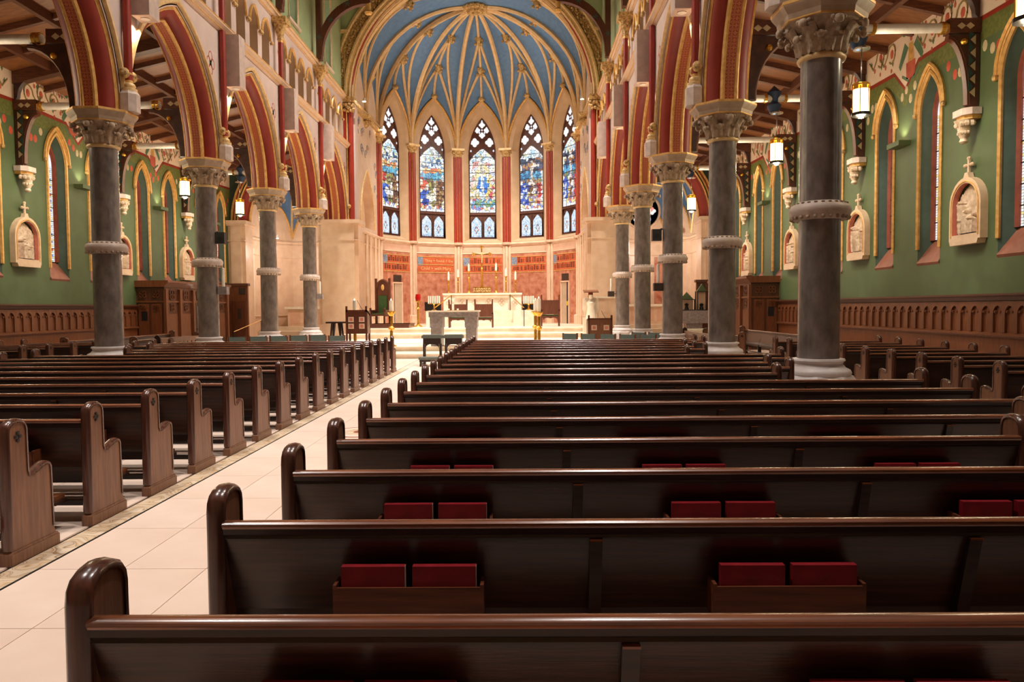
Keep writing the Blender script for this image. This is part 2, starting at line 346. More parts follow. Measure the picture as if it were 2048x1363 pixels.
# ------------------------------------------------------------------ nave arcade walls
A0 = BAY/2-.14; HR = 3.28; RR = (A0*A0+HR*HR)/(2*A0); CO = RR-A0
def arcP(yc, n_, seg=14):
    R = RR-n_; th = math.acos(CO/R); L = [(yc+CO-R*cos(th*i/seg), ZS+R*sin(th*i/seg)) for i in range(seg+1)]
    return L+[(2*yc-u, v) for u, v in reversed(L[:-1])]
BAYS = range(-1, 5)
TR = [(.9+1.131*k) for k in range(4)]
for s in (-1, 1):
    F = lambda u, v, d: (s*(NF+d), u, v)
    wl = MB()
    for i in BAYS:
        yc = yi(i)+BAY/2; Ao = arcP(yc, 0)
        for d in (0, TH):
            wl.quad(F(yi(i), ZS, d), F(yi(i)+.14, ZS, d), F(yi(i)+.14, 9.5, d), F(yi(i), 9.5, d)); wl.quad(F(yi(i+1)-.14, ZS, d), F(yi(i+1), ZS, d), F(yi(i+1), 9.5, d), F(yi(i+1)-.14, 9.5, d))
            for a, b in zip(Ao, Ao[1:]): wl.quad(F(*a, d), F(*b, d), F(b[0], 9.5, d), F(a[0], 9.5, d))
        wl.quad(F(yi(i), 9.5, 0), F(yi(i+1), 9.5, 0), F(yi(i+1), 9.5, TH), F(yi(i), 9.5, TH))
    for a, b in ((-4, yi(-1)), ):
        wl.box(*sorted((s*NF, s*(NF+TH))), a, b, ZS, 9.5)
    wall = struct('wall_nave_'+SIDE[s], wl, 'spandrel', 'pale pink plaster arcade wall on the %s of the nave' % SIDE[s], 'wall')
    for i in BAYS:
        yc = yi(i)+BAY/2; P = lambda n_: arcP(yc, n_)
        ar = thing('arch', None, None); ar.parent = wall
        sweep(F, P, [(-.14, -.01), (-.14, -.07), (-.06, -.08), (-.03, -.02), (-.03, 0)]).build('hood_moulding', 'gold_pale', ar)
        sweep(F, P, [(-.03, 0), (.03, 0), (.03, .03)]).build('face_order', 'spandrel', ar)
        half = ((('gold_roll', 'gold'), [(.03, 0), (.03, .04), (.07, .075), (.105, .06), (.105, .08)]), (('red_cove', 'red_cove'), [(.10, .07), (.15, .08), (.25, .17), (.295, .28), (.30, .32)]), (('gold_roll', 'gold'), [(.30, .315), (.335, .295), (.38, .33), (.38, .37), (.36, .385)]))
        for (nm, mt), pf in half:
            sweep(F, P, pf).build(nm, mt, ar); sweep(F, P, [(a, TH-b) for a, b in reversed(pf)]).build(nm, mt, ar)
        sweep(F, P, [(.36, .38), (.36, .58)]).build('soffit_band', 'pattern_band', ar)
        for u in (yi(i)+.32, yi(i+1)-.32):
            MB().ball(F(u-(.16 if u < yc else -.16), 6.62, -.09), .115, 8, 6).build('hood_stop', 'foliage_gold', ar)
        # painted quatrefoil on the spandrel
        for q, u in enumerate((yi(i)+.62, yi(i+1)-.62)):
            mq = MB()
            for a in range(4): mq.lathe2([(.0, 1), (.6, 1), (1, .8), (1, 0)], 10, (0, 0, 0), .1, (1, 1, .05)) if 0 else None
            for a in range(4):
                th = pi/2*a+pi/2; c = (u+.13*cos(th), 8.35+.17*sin(th)); k0 = [(c[0]+.13*cos(t*pi/8), c[1]+.15*sin(t*pi/8)) for t in range(17)]; k1 = [(c[0]+.1*cos(t*pi/8), c[1]+.12*sin(t*pi/8)) for t in range(17)]
                for a_, b_, c_, d_ in zip(k0, k0[1:], k1[1:], k1): mq.quad(F(*a_, -.004), F(*b_, -.004), F(*c_, -.004), F(*d_, -.004))
            mq.build('painted_quatrefoil', 'rose', wall)
            mc = MB(); mc.prism([(u-.07, 8.28), (u+.07, 8.28), (u+.07, 8.42), (u-.07, 8.42)], 'x', s*(NF-.004), s*(NF+.01)); mc.build('painted_emblem', 'leaf_green', wall)
    # string course
    st = MB(); st.prism([(NF-.02, 9.42), (NF-.2, 9.55), (NF-.2, 9.62), (NF+.1, 9.64), (NF+.1, 9.42)], 'y', -4, YE) if s > 0 else st.prism([(-NF+.02, 9.42), (-NF+.2, 9.55), (-NF+.2, 9.62), (-NF-.1, 9.64), (-NF-.1, 9.42)], 'y', -4, YE)
    st.build('string_course', 'trim_stone', wall)
    for z, d in ((9.6, .205), (9.47, .1)): MB().tube([(s*(NF-d), -4, z), (s*(NF-d), YE, z)], .018, 5).build('gold_line', 'gold', wall)
    # triforium
    ops = []; tri = MB()
    for i in BAYS:
        for t in TR: ops.append((yi(i)+t, .37, 9.7, 10.78, 11.33))
    wall_strip(tri, F, -4, YE, 9.5, 11.72, ops, .12, 6)
    tr_wall = struct('wall_triforium_'+SIDE[s], tri, 'spandrel', 'blind arcade wall above the %s nave arches' % SIDE[s], 'wall')
    rv = MB()
    for o in ops: reveal(rv, F, outline(*o, 6), .12, outline(*o, 6), .62)
    rv.build('reveal', 'recess_wall', tr_wall)
    bk = MB(); bk.quad(F(-4, 9.5, .62), F(YE, 9.5, .62), F(YE, 11.72, .62), F(-4, 11.72, .62)); bk.build('recess_back', 'recess_wall', tr_wall)
    aw = MB().tube([F(u, v, .09) for u, v in arch(0, .41, 10.78, 11.39, 7)], .045, 5, up=(1, 0, 0)).mesh('arch_moulding', 'gold'); bs = MB().ball((0, 0, 0), .065, 6, 5).mesh('boss', 'foliage_gold')
    for o in ops:
        if o[0] < 14: continue
        place('arch_moulding', aw, tr_wall, (0, o[0], 0))
        for q in (-1, 1): place('boss', bs, tr_wall, (s*(NF+.06), o[0]+q*.5, 10.74))
    # cornice
    cn = MB(); pf = [(.12, 11.72), (.06, 11.74), (-.02, 11.84), (-.06, 11.9), (-.06, 11.98), (.5, 12.0), (.5, 11.72)]
    cn.prism([(s*(NF+a), b) for a, b in pf], 'y', -4, YE); cn.build('cornice', 'trim_stone', tr_wall)
    for z, d in ((11.95, .07), (11.86, .04), (11.75, -.05)): MB().tube([(s*(NF-d), -4, z), (s*(NF-d), YE, z)], .02, 5).build('gold_line', 'gold', tr_wall)
    # clerestory
    cl = MB(); cops = [(yi(i)+BAY/2, .62, 12.55, 15.4, 16.5) for i in BAYS]; wall_strip(cl, F, -4, YE, 11.98, 18.2, cops, .2)
    cw = struct('wall_clerestory_'+SIDE[s], cl, 'green_pale', 'pale green clerestory wall above the %s triforium' % SIDE[s], 'wall')
    for i in BAYS:
        o = cops[list(BAYS).index(i)]; gi = (o[0], .42, 12.75, 15.4, 16.2)
        reveal(MB(), F, outline(*o), .2, outline(*gi), .75).build('window_reveal', 'green_pale', cw)
        if i >= 2:
            gc = MB(); rn = random.Random(i)
            for a in range(6):
                for b in range(26):
                    k = gc.quad(*[F(o[0]-.42+.14*(a+x), 12.75+.13*(b+z), .75) for x, z in ((0, 0), (1, 0), (1, 1), (0, 1))]); gc.c[k] = rn.choice(((1, 1, 1), (.95, .97, 1), (.8, .85, 1), (.25, .3, .8), (.6, .5, .8), (1, .95, .85)))
            gc.build('window_glass', 'stained', cw, 0); MB().tube([F(u, v, .72) for u, v in outline(*gi)], .05, 5).build('window_frame', 'tracery', cw)
            MB().box(*sorted((s*(NF+.1), s*(NF+.5))), o[0]-.75, o[0]+.75, 12.45, 12.55).build('window_sill', 'cream_wall', cw)
            MB().tube([F(u, v, .2) for u, v in outline(*o)], .045, 5).build('window_trim', 'gold_pale', cw)
# ------------------------------------------------------------------ columns
def leaf_mesh(name, h, out, w, r0):
    mb = MB(); seg = 7; rows = []
    for i in range(seg+1):
        t = i/seg; z = h*min(1, t*1.25) if t < .8 else h-h*.3*((t-.8)/.2); x = r0+out*(t**1.8); ww = w*(.55+.9*sin(pi*min(1, t*1.05))**.8*.6)
        rows.append([(x-.012, -ww, z), (x+.02, -ww*.45, z), (x+.045, 0, z+.012), (x+.02, ww*.45, z), (x-.012, ww, z)])
    for a, b in zip(rows, rows[1:]):
        for j in range(4): mb.quad(a[j], a[j+1], b[j+1], b[j])
    mb.ball((rows[-1][2][0]+.005, 0, h*.80), w*.62, 7, 5, (.8, 1.15, 1)); mb.ball((rows[-1][2][0]-.02, w*.75, h*.86), w*.36, 6, 4); mb.ball((rows[-1][2][0]-.02, -w*.75, h*.86), w*.36, 6, 4)
    return mb.mesh(name, 'stone_cap', 60)
LF1 = leaf_mesh('leaf', .26, .1, .085, .30); LF2 = leaf_mesh('leaf', .43, .235, .10, .315)
SH = MB().lathe([(.30, .80), (.288, .86), (.286, 1.0), (.284, 3), (.276, 5.06), (.29, 5.1)], 40).mesh('shaft', 'shaft_marble', 60)
CAPB = MB().lathe([(.27, 5.1), (.29, 5.16), (.31, 5.3), (.38, 5.45), (.5, 5.56), (.52, 5.58)], 24).mesh('capital_bell', 'stone_cap', 60)
AST = MB().lathe([(.27, 5.06), (.315, 5.07), (.33, 5.105), (.315, 5.14), (.28, 5.15)], 28).mesh('astragal', 'gold_pale', 60)
def octa(mb, prof): return mb.lathe([(r/cos(pi/8), z) for r, z in prof], 8, rot=pi/8)
AB = octa(MB(), [(.48, 5.56), (.53, 5.565), (.55, 5.60), (.56, 5.66), (.62, 5.74), (.63, 5.76), (.63, 5.82)]).mesh('abacus', 'stone_abacus', 20)
ABG = [octa(MB(), [(r, z0), (r+.012, z0+.01), (r+.012, z1-.01), (r-.01, z1)]).mesh('abacus_fillet', 'gold', 20) for r, z0, z1 in ((.535, 5.565, 5.605), (.625, 5.765, 5.825))]
BS = MB().lathe([(.30, .87), (.355, .865), (.365, .84), (.34, .82), (.33, .79), (.37, .74), (.43, .71), (.45, .67), (.44, .63), (.40, .62)], 32).mesh('base_moulding', 'stone_base', 60)
PL = octa(MB(), [(.46, 0), (.46, .58), (.43, .63), (.35, .64)]).mesh('plinth', 'stone_base', 20)
rg = MB().lathe([(.27, 2.84), (.36, 2.85), (.40, 2.90), (.42, 2.96), (.42, 3.0), (.39, 3.05), (.30, 3.10), (.27, 3.10)], 36); RG = rg.mesh('collar', 'stone_ring', 50)
dn = MB()
for a in range(24):
    t = 2*pi*a/24; dn.ball((.385*cos(t), .385*sin(t), 2.872), .034, 5, 3); dn.ball((.355*cos(t), .355*sin(t), 3.075), .03, 5, 3, (1, 1, .4))
DN = dn.mesh('collar_dentils', 'stone_cap', 60)
CN = {-1: ['', 'first', 'second', 'third', 'fourth'], 1: ['first', 'second', 'third', 'fourth', 'fifth']}
WSH = [MB().lathe([(.085, a), (.085, b)], 14).mesh('shaft', 'red_shaft', 60) for a, b in ((6.42, 9.42), (9.6, 11.0))]
WPD = octa(MB(), [(.2, 5.83), (.2, 6.2), (.15, 6.28)]).mesh('pedestal', 'stone_ring', 20); WPB = MB().lathe([(.17, 6.26), (.17, 6.32), (.12, 6.34), (.14, 6.38), (.12, 6.43), (.08, 6.45)], 16).mesh('shaft_base', 'gold_pale', 60)
WCP = MB().lathe([(.085, 10.98), (.11, 11.0), (.1, 11.06), (.13, 11.2), (.22, 11.45), (.25, 11.5), (.25, 11.52)], 16).box(-.28, .28, -.28, .28, 11.52, 11.72).mesh('capital', 'foliage_gold', 50)
WGL = [MB().lathe([(.088, a), (.088, b)], 14).mesh('gold_band', 'gold', 60) for a, b in ((6.44, 6.5), (6.62, 6.66), (10.9, 10.98))]
for s in (-1, 1):
    for i in range(-1, 5):
        if (s < 0 and i < 1) or i < 0: lab = 'grey marble column just outside the %s edge of the photo, %s' % (SIDE[s], 'nearest the viewer' if i < 0 else 'second from the viewer')
        else: lab = 'grey marble column with carved capital, %s from the viewer in the %s row' % (CN[s][i], SIDE[s])
        if True:
            c = thing('column', lab, 'column', (s*CX, yi(i), 0), 0, 'marble columns of the nave arcade')
            for me in (PL, BS, SH, AST, AB): place(me.name.split('.')[0], me, c)
            for me in ABG: place('abacus_fillet', me, c)
            place('collar_dentils', DN, place('collar', RG, c))
            cb = place('capital_bell', CAPB, c)
            for k in range(8):
                place('leaf', LF1, cb, (0, 0, 5.13), (0, 0, 2*pi*(k+.5)/8)); place('leaf', LF2, cb, (0, 0, 5.13), (0, 0, 2*pi*k/8))
        w = thing('wall_shaft', 'slender red wall shaft with gold capital above the %s column of the %s row' % (CN[s][i] if 0 <= i else 'nearest unseen', SIDE[s]) if not (s < 0 and i == 0) else 'slender red wall shaft at the near left edge of the nave wall', 'wall shaft', (s*(NF-.1), yi(i), 0), 0, 'red wall shafts of the nave')
        for me in WSH+[WPD, WPB, WCP]+WGL: place(me.name.split('.')[0], me, w)
        b = thing('light_box', ('beige box beside the red shaft over the %s column of the %s row' % (CN[s][i], SIDE[s])) if 0 <= i and not (s < 0 and i == 0) else 'beige wall box near the viewer, %s nave wall, %s' % (SIDE[s], 'outside the view' if i < 0 else 'at the left edge'), 'wall box', (s*(NF-.29), yi(i)+.42, 0), 0, 'beige wall boxes on the nave walls')
        MB().box(-.2, .2, -.23, .23, 7.95, 9.4).build('case', 'grey_box', b); MB().lathe([(.0, 7.935), (.1, 7.935), (.1, 7.96)], 14).build('lamp_lens', 'white_paint', b)
        if i >= 0: spot((s*(NF-.2), yi(i)+.42, 7.9), (s*(NF+.15), yi(i)+.5, 6), 32, 105, .6, (1, .86, .66), .06)
# ------------------------------------------------------------------ nave roof: hammer brackets and ceiling
ce = MB().box(-7.2, 7.2, -4, YE+.2, 18.2, 18.4); ceil = struct('ceiling', ce, 'roof_wood', 'dark timber nave ceiling high above the clerestory', 'ceiling')
BRK = MB()
pts = [(.16+2.0*(1-cos(t))*.98, 12.2+2.05*sin(t)) for t in [pi/2*k/10 for k in range(11)]]
BRK.prism([(0, 12.0), (.16, 12.05)]+[(x+.06, z) for x, z in pts]+[(2.25, 14.3), (2.25, 14.55), (1.95, 14.55)]+[(x-.1, z+.26) for x, z in reversed(pts[3:-1])]+[(0, 12.9)], 'y', -.12, .12)
BPOST = MB().box(-.02, .2, -.14, .14, 11.98, 15.4); BBEAM = MB().box(-.1, 2.3, -.14, .14, 14.5, 14.8); BPEN = MB().lathe([(.0, 13.8), (.12, 13.84), (.17, 13.92), (.1, 14.0), (.12, 14.3), (.0, 14.3)], 10, (2.15, 0, 0))
STARS = []
for cx_, cz in ((.1, 12.9), (.1, 14.65), (.6, 13.6), (1.3, 14.25), (1.5, 14.65)):
    STAR = MB(); STARS.append(STAR)
    for a in range(6):
        t = a*pi/3; STAR.prism([(cx_, cz), (cx_+.06*cos(t-.35), cz+.06*sin(t-.35)), (cx_+.15*cos(t), cz+.15*sin(t)), (cx_+.06*cos(t+.35), cz+.06*sin(t+.35))], 'y', -.146, -.13)
meshes = [(n, mb.mesh(n, m, 30)) for n, mb, m in (('curved_brace', BRK, 'oak_red'), ('wall_post', BPOST, 'oak_red'), ('hammer_beam', BBEAM, 'oak_red'), ('pendant', BPEN, 'gold'))+tuple(('painted_star', st_, 'reveal_teal') for st_ in STARS)]
for s in (-1, 1):
    for i in range(2, 5):
        h = thing('hammer_bracket', 'painted timber roof bracket with curved brace, %s nave wall, %s from the sanctuary arch' % (SIDE[s], ORD[4-i]), 'roof bracket', (s*(NF-.02), yi(i), 0), 0 if s < 0 else pi, 'timber brackets under the nave roof')
        for n, me in meshes:
            if n == 'painted_star': place(n, me, h) if s < 0 else place(n, me, h, (0, .28, 0))
            else: place(n, me, h)
# ------------------------------------------------------------------ back wall behind the viewer
struct('wall_back', MB().box(-XW-.4, XW+.4, -4.3, -4, 0, 18.4), 'cream_wall', 'plain plaster wall behind the viewer', 'wall')
# ------------------------------------------------------------------ aisles
WIN = (1.78, 3.92)
def vine_set(mb_v, mb_r, mb_g, F, u0, u1, seed):
    rn = random.Random(seed); u = u0+.35
    while u < u1-.3:
        z = 7.95+rn.uniform(-.1, .25)
        mb_v.tube([F(u+.22*cos(t)*(1-.05*t), z+.24*sin(t), -.006) for t in [k*.5 for k in range(12)]], .026, 4)
        mb_v.tube([F(u+.22, z, -.006), F(u+.4, z-.2, -.006), F(u+.62, z+.05, -.006)], .026, 4)
        for du, dz, r in ((0, 0, .13), (.33, -.24, .08), (-.2, .33, .075), (.3, .28, .08), (.02, -.42, .07)):
            mb_r.lathe2([(0, 1), (.7, .7), (1, 0), (.7, -.7), (0, -1)], 8, F(u+du, z+dz, 0), r, (.12, .8, 1))
        for du, dz in ((.42, .2), (-.05, -.34), (.5, -.12)):
            mb_g.quad(F(u+du, z+dz, -.006), F(u+du+.05, z+dz+.08, -.006), F(u+du+.02, z+dz+.19, -.006), F(u+du-.05, z+dz+.09, -.006))
        u += .6
def text_mesh(s, size, mat, name='lettering', ext=.002, spacing=1.0):
    c = bpy.data.curves.new(name, 'FONT'); c.body = s; c.size = size; c.extrude = ext; c.align_x = 'CENTER'; c.align_y = 'CENTER'; c.resolution_u = 2; c.space_character = spacing
    o = bpy.data.objects.new(name, c); COL.objects.link(o); dg = bpy.context.evaluated_depsgraph_get(); me = bpy.data.meshes.new_from_object(o.evaluated_get(dg)); me.name = name
    bpy.data.objects.remove(o); me.materials.clear(); me.materials.append(MATS[mat]); return me
def glass_cols(kind, u, v, rn):
    """stained glass of the aisle windows: u across -1..1, v 0..1 upward"""
    if kind == 0: base = (.9, .93, 1.0)
    r = rn.random()
    if abs(u) > .72: return rn.choice(((.95, .9, .8), (.9, .95, 1), (.85, .75, .35), (.75, .85, .9)))
    if r < .42: return (.9, .93, 1.0)
    if r < .56: return (.16, .32, .8)
    if r < .66: return (.75, .08, .06)
    if r < .78: return (.9, .75, .4)
    if r < .88: return (.45, .62, .5)
    return (.5, .6, .8)
PANES = []
for var in range(4):
    rn = random.Random(40+var); mb = MB(); nu, nv = 5, 7
    for a in range(nu):
        for b in range(nv):
            u0, u1 = -.3+.6*a/nu+.004, -.3+.6*(a+1)/nu-.004; v0, v1 = .42*b/nv+.004, .42*(b+1)/nv-.004
            fi = mb.quad((0, u0, v0), (0, u1, v0), (0, u1, v1), (0, u0, v1)); mb.c[fi] = glass_cols(var, (u0+u1)/.6, b/nv, rn)
    PANES.append(mb.mesh('pane', 'stained', 0))
HEAD = MB(); rn = random.Random(3); A_ = arch(0, .3, 0, .66, 6); nn = len(A_)
for a in range(nn//2):
    (ua, va), (ub, vb) = A_[a], A_[a+1]
    for b in range(3):
        f0, f1 = b/3, (b+1)/3; fi = HEAD.quad((0, ua+(-2*ua)*f0, va), (0, ua+(-2*ua)*f1, va), (0, ub+(-2*ub)*f1, vb), (0, ub+(-2*ub)*f0, vb)); HEAD.c[fi] = glass_cols(0, 0, 0, rn)
HEADM = HEAD.mesh('pane', 'stained', 0)
LEADM = MB().box(-.012, .012, -.3, .3, -.012, .012).mesh('glazing_bar', 'iron')
wn = 0
STN = {1: ['', 'nearest the viewer', 'second', 'third', 'fourth'], -1: ['', '', 'nearest the viewer', 'second', 'third']}
for s in (-1, 1):
    F = lambda u, v, d: (s*(XW+d), u, v)
    ops = [(yi(i)+w, .48, 2.62, 6.1, 7.05) for i in range(-2, 5) for w in WIN if 5 < yi(i)+w < 36.5]
    wl = MB(); wall_strip(wl, F, -4, YE+.2, 0, 8.6, ops)
    wall = struct('wall_'+SIDE[s], wl, 'green_wall', 'moss green painted outer wall of the %s aisle' % SIDE[s], 'wall')
    # painted cream frieze with red zigzag edge
    pl = []
    for i in range(-2, 5): pl += [(yi(i), 7.55), (yi(i)+2.35, 7.5), (yi(i)+2.95, 6.98), (yi(i)+3.5, 7.5)]
    pl.append((YE, 7.55)); fz = MB(); rd = MB(); iv = MB(); rn = random.Random(11+s)
    for a, b in zip(pl, pl[1:]):
        a, b = (max(a[0], -4), a[1]), (max(b[0], -4), b[1])
        fz.quad(F(a[0], a[1], -.004), F(b[0], b[1], -.004), F(b[0], 8.6, -.004), F(a[0], 8.6, -.004)); rd.quad(F(a[0], a[1]-.05, -.006), F(b[0], b[1]-.05, -.006), F(b[0], b[1]+.05, -.006), F(a[0], a[1]+.05, -.006))
        iv.quad(F(a[0], a[1]-.45, -.003), F(b[0], b[1]-.45, -.003), F(b[0], b[1]-.05, -.003), F(a[0], a[1]-.05, -.003))
    fz.build('frieze', 'cream_wall', wall); rd.build('red_border', 'red_paint', wall); iv.build('ivy_band', 'ivy', wall)
    v, r, g = MB(), MB(), MB(); fr, fp = MB(), MB(); gd = MB()
    for i in range(0, 5):
        vine_set(v, r, g, F, yi(i)+.2, yi(i)+2.2, i*2+s); vine_set(v, r, g, F, yi(i)+3.3, yi(i)+5.0, i*2+50+s)
        yc = yi(i)+2.7                                                # winged figure with shield between the windows
        gd.quad(F(yc-.14, 7.55, -.008), F(yc+.14, 7.55, -.008), F(yc+.1, 8.05, -.008), F(yc-.1, 8.05, -.008)); r.lathe2([(0, 1), (.7, .7), (1, 0), (.7, -.7), (0, -1)], 8, F(yc, 8.17, 0), .1, (.1, .8, 1.1))
        r.quad(F(yc-.2, 7.2, -.009), F(yc+.2, 7.2, -.009), F(yc+.22, 7.6, -.009), F(yc-.22, 7.6, -.009))
        for q in (-1, 1):
            g.quad(F(yc+q*.12, 7.95, -.009), F(yc+q*.5, 7.5, -.009), F(yc+q*.58, 7.62, -.009), F(yc+q*.3, 8.12, -.009)); g.quad(F(yc+q*.1, 7.1, -.009), F(yc+q*.42, 7.3, -.009), F(yc+q*.4, 7.36, -.009), F(yc+q*.1, 7.2, -.009))
            g.tube([F(yc+q*.05, 8.36, -.008), F(yc+q*.25, 8.42, -.008), F(yc+q*.34, 8.3, -.008)], .05, 4)
        for u in [yi(i)+x for x in (.42, .62, .82, 1.08, 2.5, 2.7, 2.9, 3.1, 4.5, 4.7, 4.95)]:
            dz = rn.choice((0, .13, .26)); (fr if rn.random() < .5 else fp).lathe2([(0, 1), (.7, .7), (1, 0), (.7, -.7), (0, -1)], 8, F(u, 6.95-dz, 0), .115, (.1, .75, 1.05))
    v.build('painted_vine', 'vine', wall); r.build('painted_rose', 'rose', wall); g.build('painted_leaf', 'leaf_green', wall); fr.build('painted_red_fruit', 'fruit_red', wall); fp.build('painted_pale_fruit', 'fruit_pale', wall); gd.build('painted_figure', 'gold', wall)
    T = [(1, 'Virgin Most', .3, 22.9, 8.33), (1, 'Good Counsel', .26, 29.9, 7.95), (1, 'Mother of', .26, 28.2, 8.2)] if s < 0 else [(1, 'pray for us', .26, 17.1, 8.35), (1, 'Seat of Wisdom', .22, 23.4, 8.2)]
    for _, tx, sz, u, z in T: place('lettering', text_mesh(tx, sz, 'letter'), wall, F(u, z, -.008), (pi/2, 0, pi/2 if s < 0 else -pi/2))
    # lancet windows
    for o in ops:
        wn += 1; w = thing('window_%d' % wn, 'tall stained glass lancet, %s of its pair, %s aisle bay from the chapel, %s wall' % ('nearer' if abs((o[0]-BAY0) % BAY-WIN[0]) < .1 else 'farther', ORD[4-int((o[0]-BAY0)//BAY)], SIDE[s]), 'window', (0, 0, 0), 0, None, 'structure')
        gi = (o[0], .3, 3.15, 6.09, 6.75); O1, O2 = outline(*o), outline(*gi)
        reveal(MB(), F, O1, 0, O2, .3, False).build('reveal', 'reveal_teal', w)
        sl = MB(); sl.quad(F(o[0]-.48, 2.62, -.03), F(o[0]+.48, 2.62, -.03), F(o[0]+.3, 3.15, .3), F(o[0]-.3, 3.15, .3)); sl.quad(F(o[0]-.48, 2.62, -.03), F(o[0]+.48, 2.62, -.03), F(o[0]+.48, 2.56, 0), F(o[0]-.48, 2.56, 0)); sl.build('sill', 'sill_brown', w)
        tr = [(o[0]-.48, 2.95)]+arch(o[0], .48, 6.1, 7.05)+[(o[0]+.48, 2.95)]
        MB().tube([F(a, b, -.01) for a, b in tr], .05, 5, up=(1, 0, 0)).build('edge_moulding', 'gold', w)
        MB().tube([F(a, b, -.04) for a, b in arch(o[0], .6, 6.2, 7.24)], .05, 5, up=(1, 0, 0)).tube([F(a, b, -.02) for a, b in arch(o[0], .54, 6.2, 7.16)], .03, 5, up=(1, 0, 0)).build('hood_moulding', 'gold', w)
        for q in (-1, 1): MB().ball(F(o[0]+q*.6, 6.16, -.05), .07, 6, 5).build('hood_stop', 'foliage_gold', w)
        MB().tube([F(a, b, .27) for a, b in O2], .07, 5, up=(1, 0, 0)).build('frame', 'brick_red', w)
        for k in range(7):
            place('pane', PANES[(k+wn) % 4], w, F(o[0], 3.15+.42*k, .3)); place('glazing_bar', LEADM, w, F(o[0], 3.15+.42*k, .29))
        place('pane', HEADM, w, F(o[0], 6.09, .3))
    # up-light shelves between the lancets
    for i in range(1, 5):
        sh = thing('light_shelf', 'small green up-light shelf on the %s aisle wall, %s bay from the chapel' % (SIDE[s], ORD[4-i]), 'wall light', (s*XW, yi(i)+2.95, 5.55), 0, 'green up-light shelves')
        MB().box(*sorted((-s*.005, -s*.3)), -.3, .3, 0, .12).build('shelf', 'green_wall', sh); MB().box(*sorted((-s*.08, -s*.2)), -.2, .2, .12, .13).build('lamp', 'lamp_top', sh)
        spot((s*(XW-.16), yi(i)+2.95, 5.72), (s*(XW-.02), yi(i)+2.95, 7.2), 13, 110, .7, (1, .88, .62), .05)
        spot((s*8.2, yi(i)-1.4, 8.0), (s*XW, yi(i)+.05, 3.9), 300, 40, .8, WARM2, .08)          # roof spot on the carved station
        spot((s*8.4, yi(i)+2.4, 8.2), (s*XW, yi(i)+2.5, 4.4), 95, 75, .9, WARM2, .1)
    # wainscot
    y0, y1 = (6.0, 27.9) if s > 0 else (13.0, 27.5)
    wa = MB(); wa.box(*sorted((s*XW, s*(XW-.06))), y0, y1, 0, 1.7)
    wt = struct('wainscot_'+SIDE[s], wa, 'oak', 'brown oak wainscot with arched panels along the %s aisle wall' % SIDE[s], 'wainscot')
    tp = MB(); tp.prism([(s*(XW-a), b) for a, b in ((0, 1.68), (.1, 1.7), (.13, 1.76), (.2, 1.8), (.2, 1.84), (0, 1.84))], 'y', y0, y1); tp.build('cap_rail', 'oak_dark', wt)
    tp = MB(); tp.prism([(s*(XW-a), b) for a, b in ((0, .94), (.1, .96), (.14, 1.0), (.14, 1.03), (.08, 1.06), (0, 1.06))], 'y', y0, y1); tp.build('mid_rail', 'oak', wt)
    MB().box(*sorted((s*(XW-.05), s*(XW-.12))), y0, y1, 0, .16).build('baseboard', 'oak_dark', wt)
    pm = MB(); hw = .165; A1 = arch(0, .135, 1.44, 1.6, 4)
    def G(u, v, d): return (-s*(.06+d), u, v)
    for a, b in zip(A1, A1[1:]): pm.quad(G(*a, .045), G(*b, .045), G(b[0], 1.68, .045), G(a[0], 1.68, .045)); pm.quad(G(*a, .045), G(*b, .045), G(*b, 0), G(*a, 0))
    for q in (-1, 1): pm.box(*sorted((-s*.06, -s*.105)), *sorted((q*.135, q*.183)), 1.06, 1.68); pm.ball(G(q*.075, 1.475, .03), .032, 5, 3)
    PM = pm.mesh('panel', 'oak', 30); u = y0+.2
    while u < y1-.1: place('panel', PM, wt, (s*XW, u, 0)); u += .37
    # aisle roof
    rf = MB(); rf.prism([(s*(XW+.2), 8.3), (s*(XW+.2), 8.5), (s*(NF+TH-.1), 9.6), (s*(NF+TH-.1), 9.42)], 'y', -4, YE+.2)
    roof = struct('ceiling_aisle_'+SIDE[s], rf, 'roof_plank', 'warm boarded lean-to ceiling over the %s aisle' % SIDE[s], 'ceiling')
    for k in range(3):
        x = XW-1.0-k*1.6; z = 8.3+(XW-x)*.226-.02; MB().box(*sorted((s*x, s*(x-.14))), -4, YE, z-.16, z+.08).build('purlin', 'roof_wood', roof)
    y = 7.0
    while y < YE:
        if all(abs(y-yi(i)) > .4 for i in range(6)):
            mb = MB(); mb.prism([(s*XW, 8.16), (s*XW, 8.34), (s*(NF+TH), 9.46), (s*(NF+TH), 9.28)], 'y', y-.06, y+.06); mb.build('rafter', 'roof_wood', roof)
        y += 1.299
    # trusses, lamps, stations
    for i in range(0, 5):
        vis = not (s < 0 and i < 1); q = ORD[4-i]
        t = thing('roof_truss', 'painted timber aisle truss with white turned tie pole, %s aisle, %s from the chapel' % (SIDE[s], q), 'roof truss', (0, yi(i), 0), 0, 'aisle roof trusses')
        z = 7.4
        MB().tube([(s*(NF+TH+.75), 0, z), (s*(XW-.6), 0, z)], .1, 12).build('tie_pole', 'white_paint', t)
        for x in (NF+TH+.8, NF+TH+.9, 9.15, 9.7, XW-.66, XW-.76): MB().tube([(s*(x-.035), 0, z), (s*(x+.035), 0, z)], .13, 12).build('gold_ring', 'gold_metal', t)
        for x0, x1 in ((NF+TH, NF+TH+.6), (XW-.66, XW)): MB().box(*sorted((s*x0, s*x1)), -.13, .13, z-.13, z+.16).build('beam_end', 'roof_wood', t)
        mb = MB(); mb.prism([(s*XW, 8.0), (s*XW, 8.34), (s*(NF+TH), 9.46), (s*(NF+TH), 9.1)], 'y', -.13, .13); mb.build('principal_rafter', 'roof_wood', t)
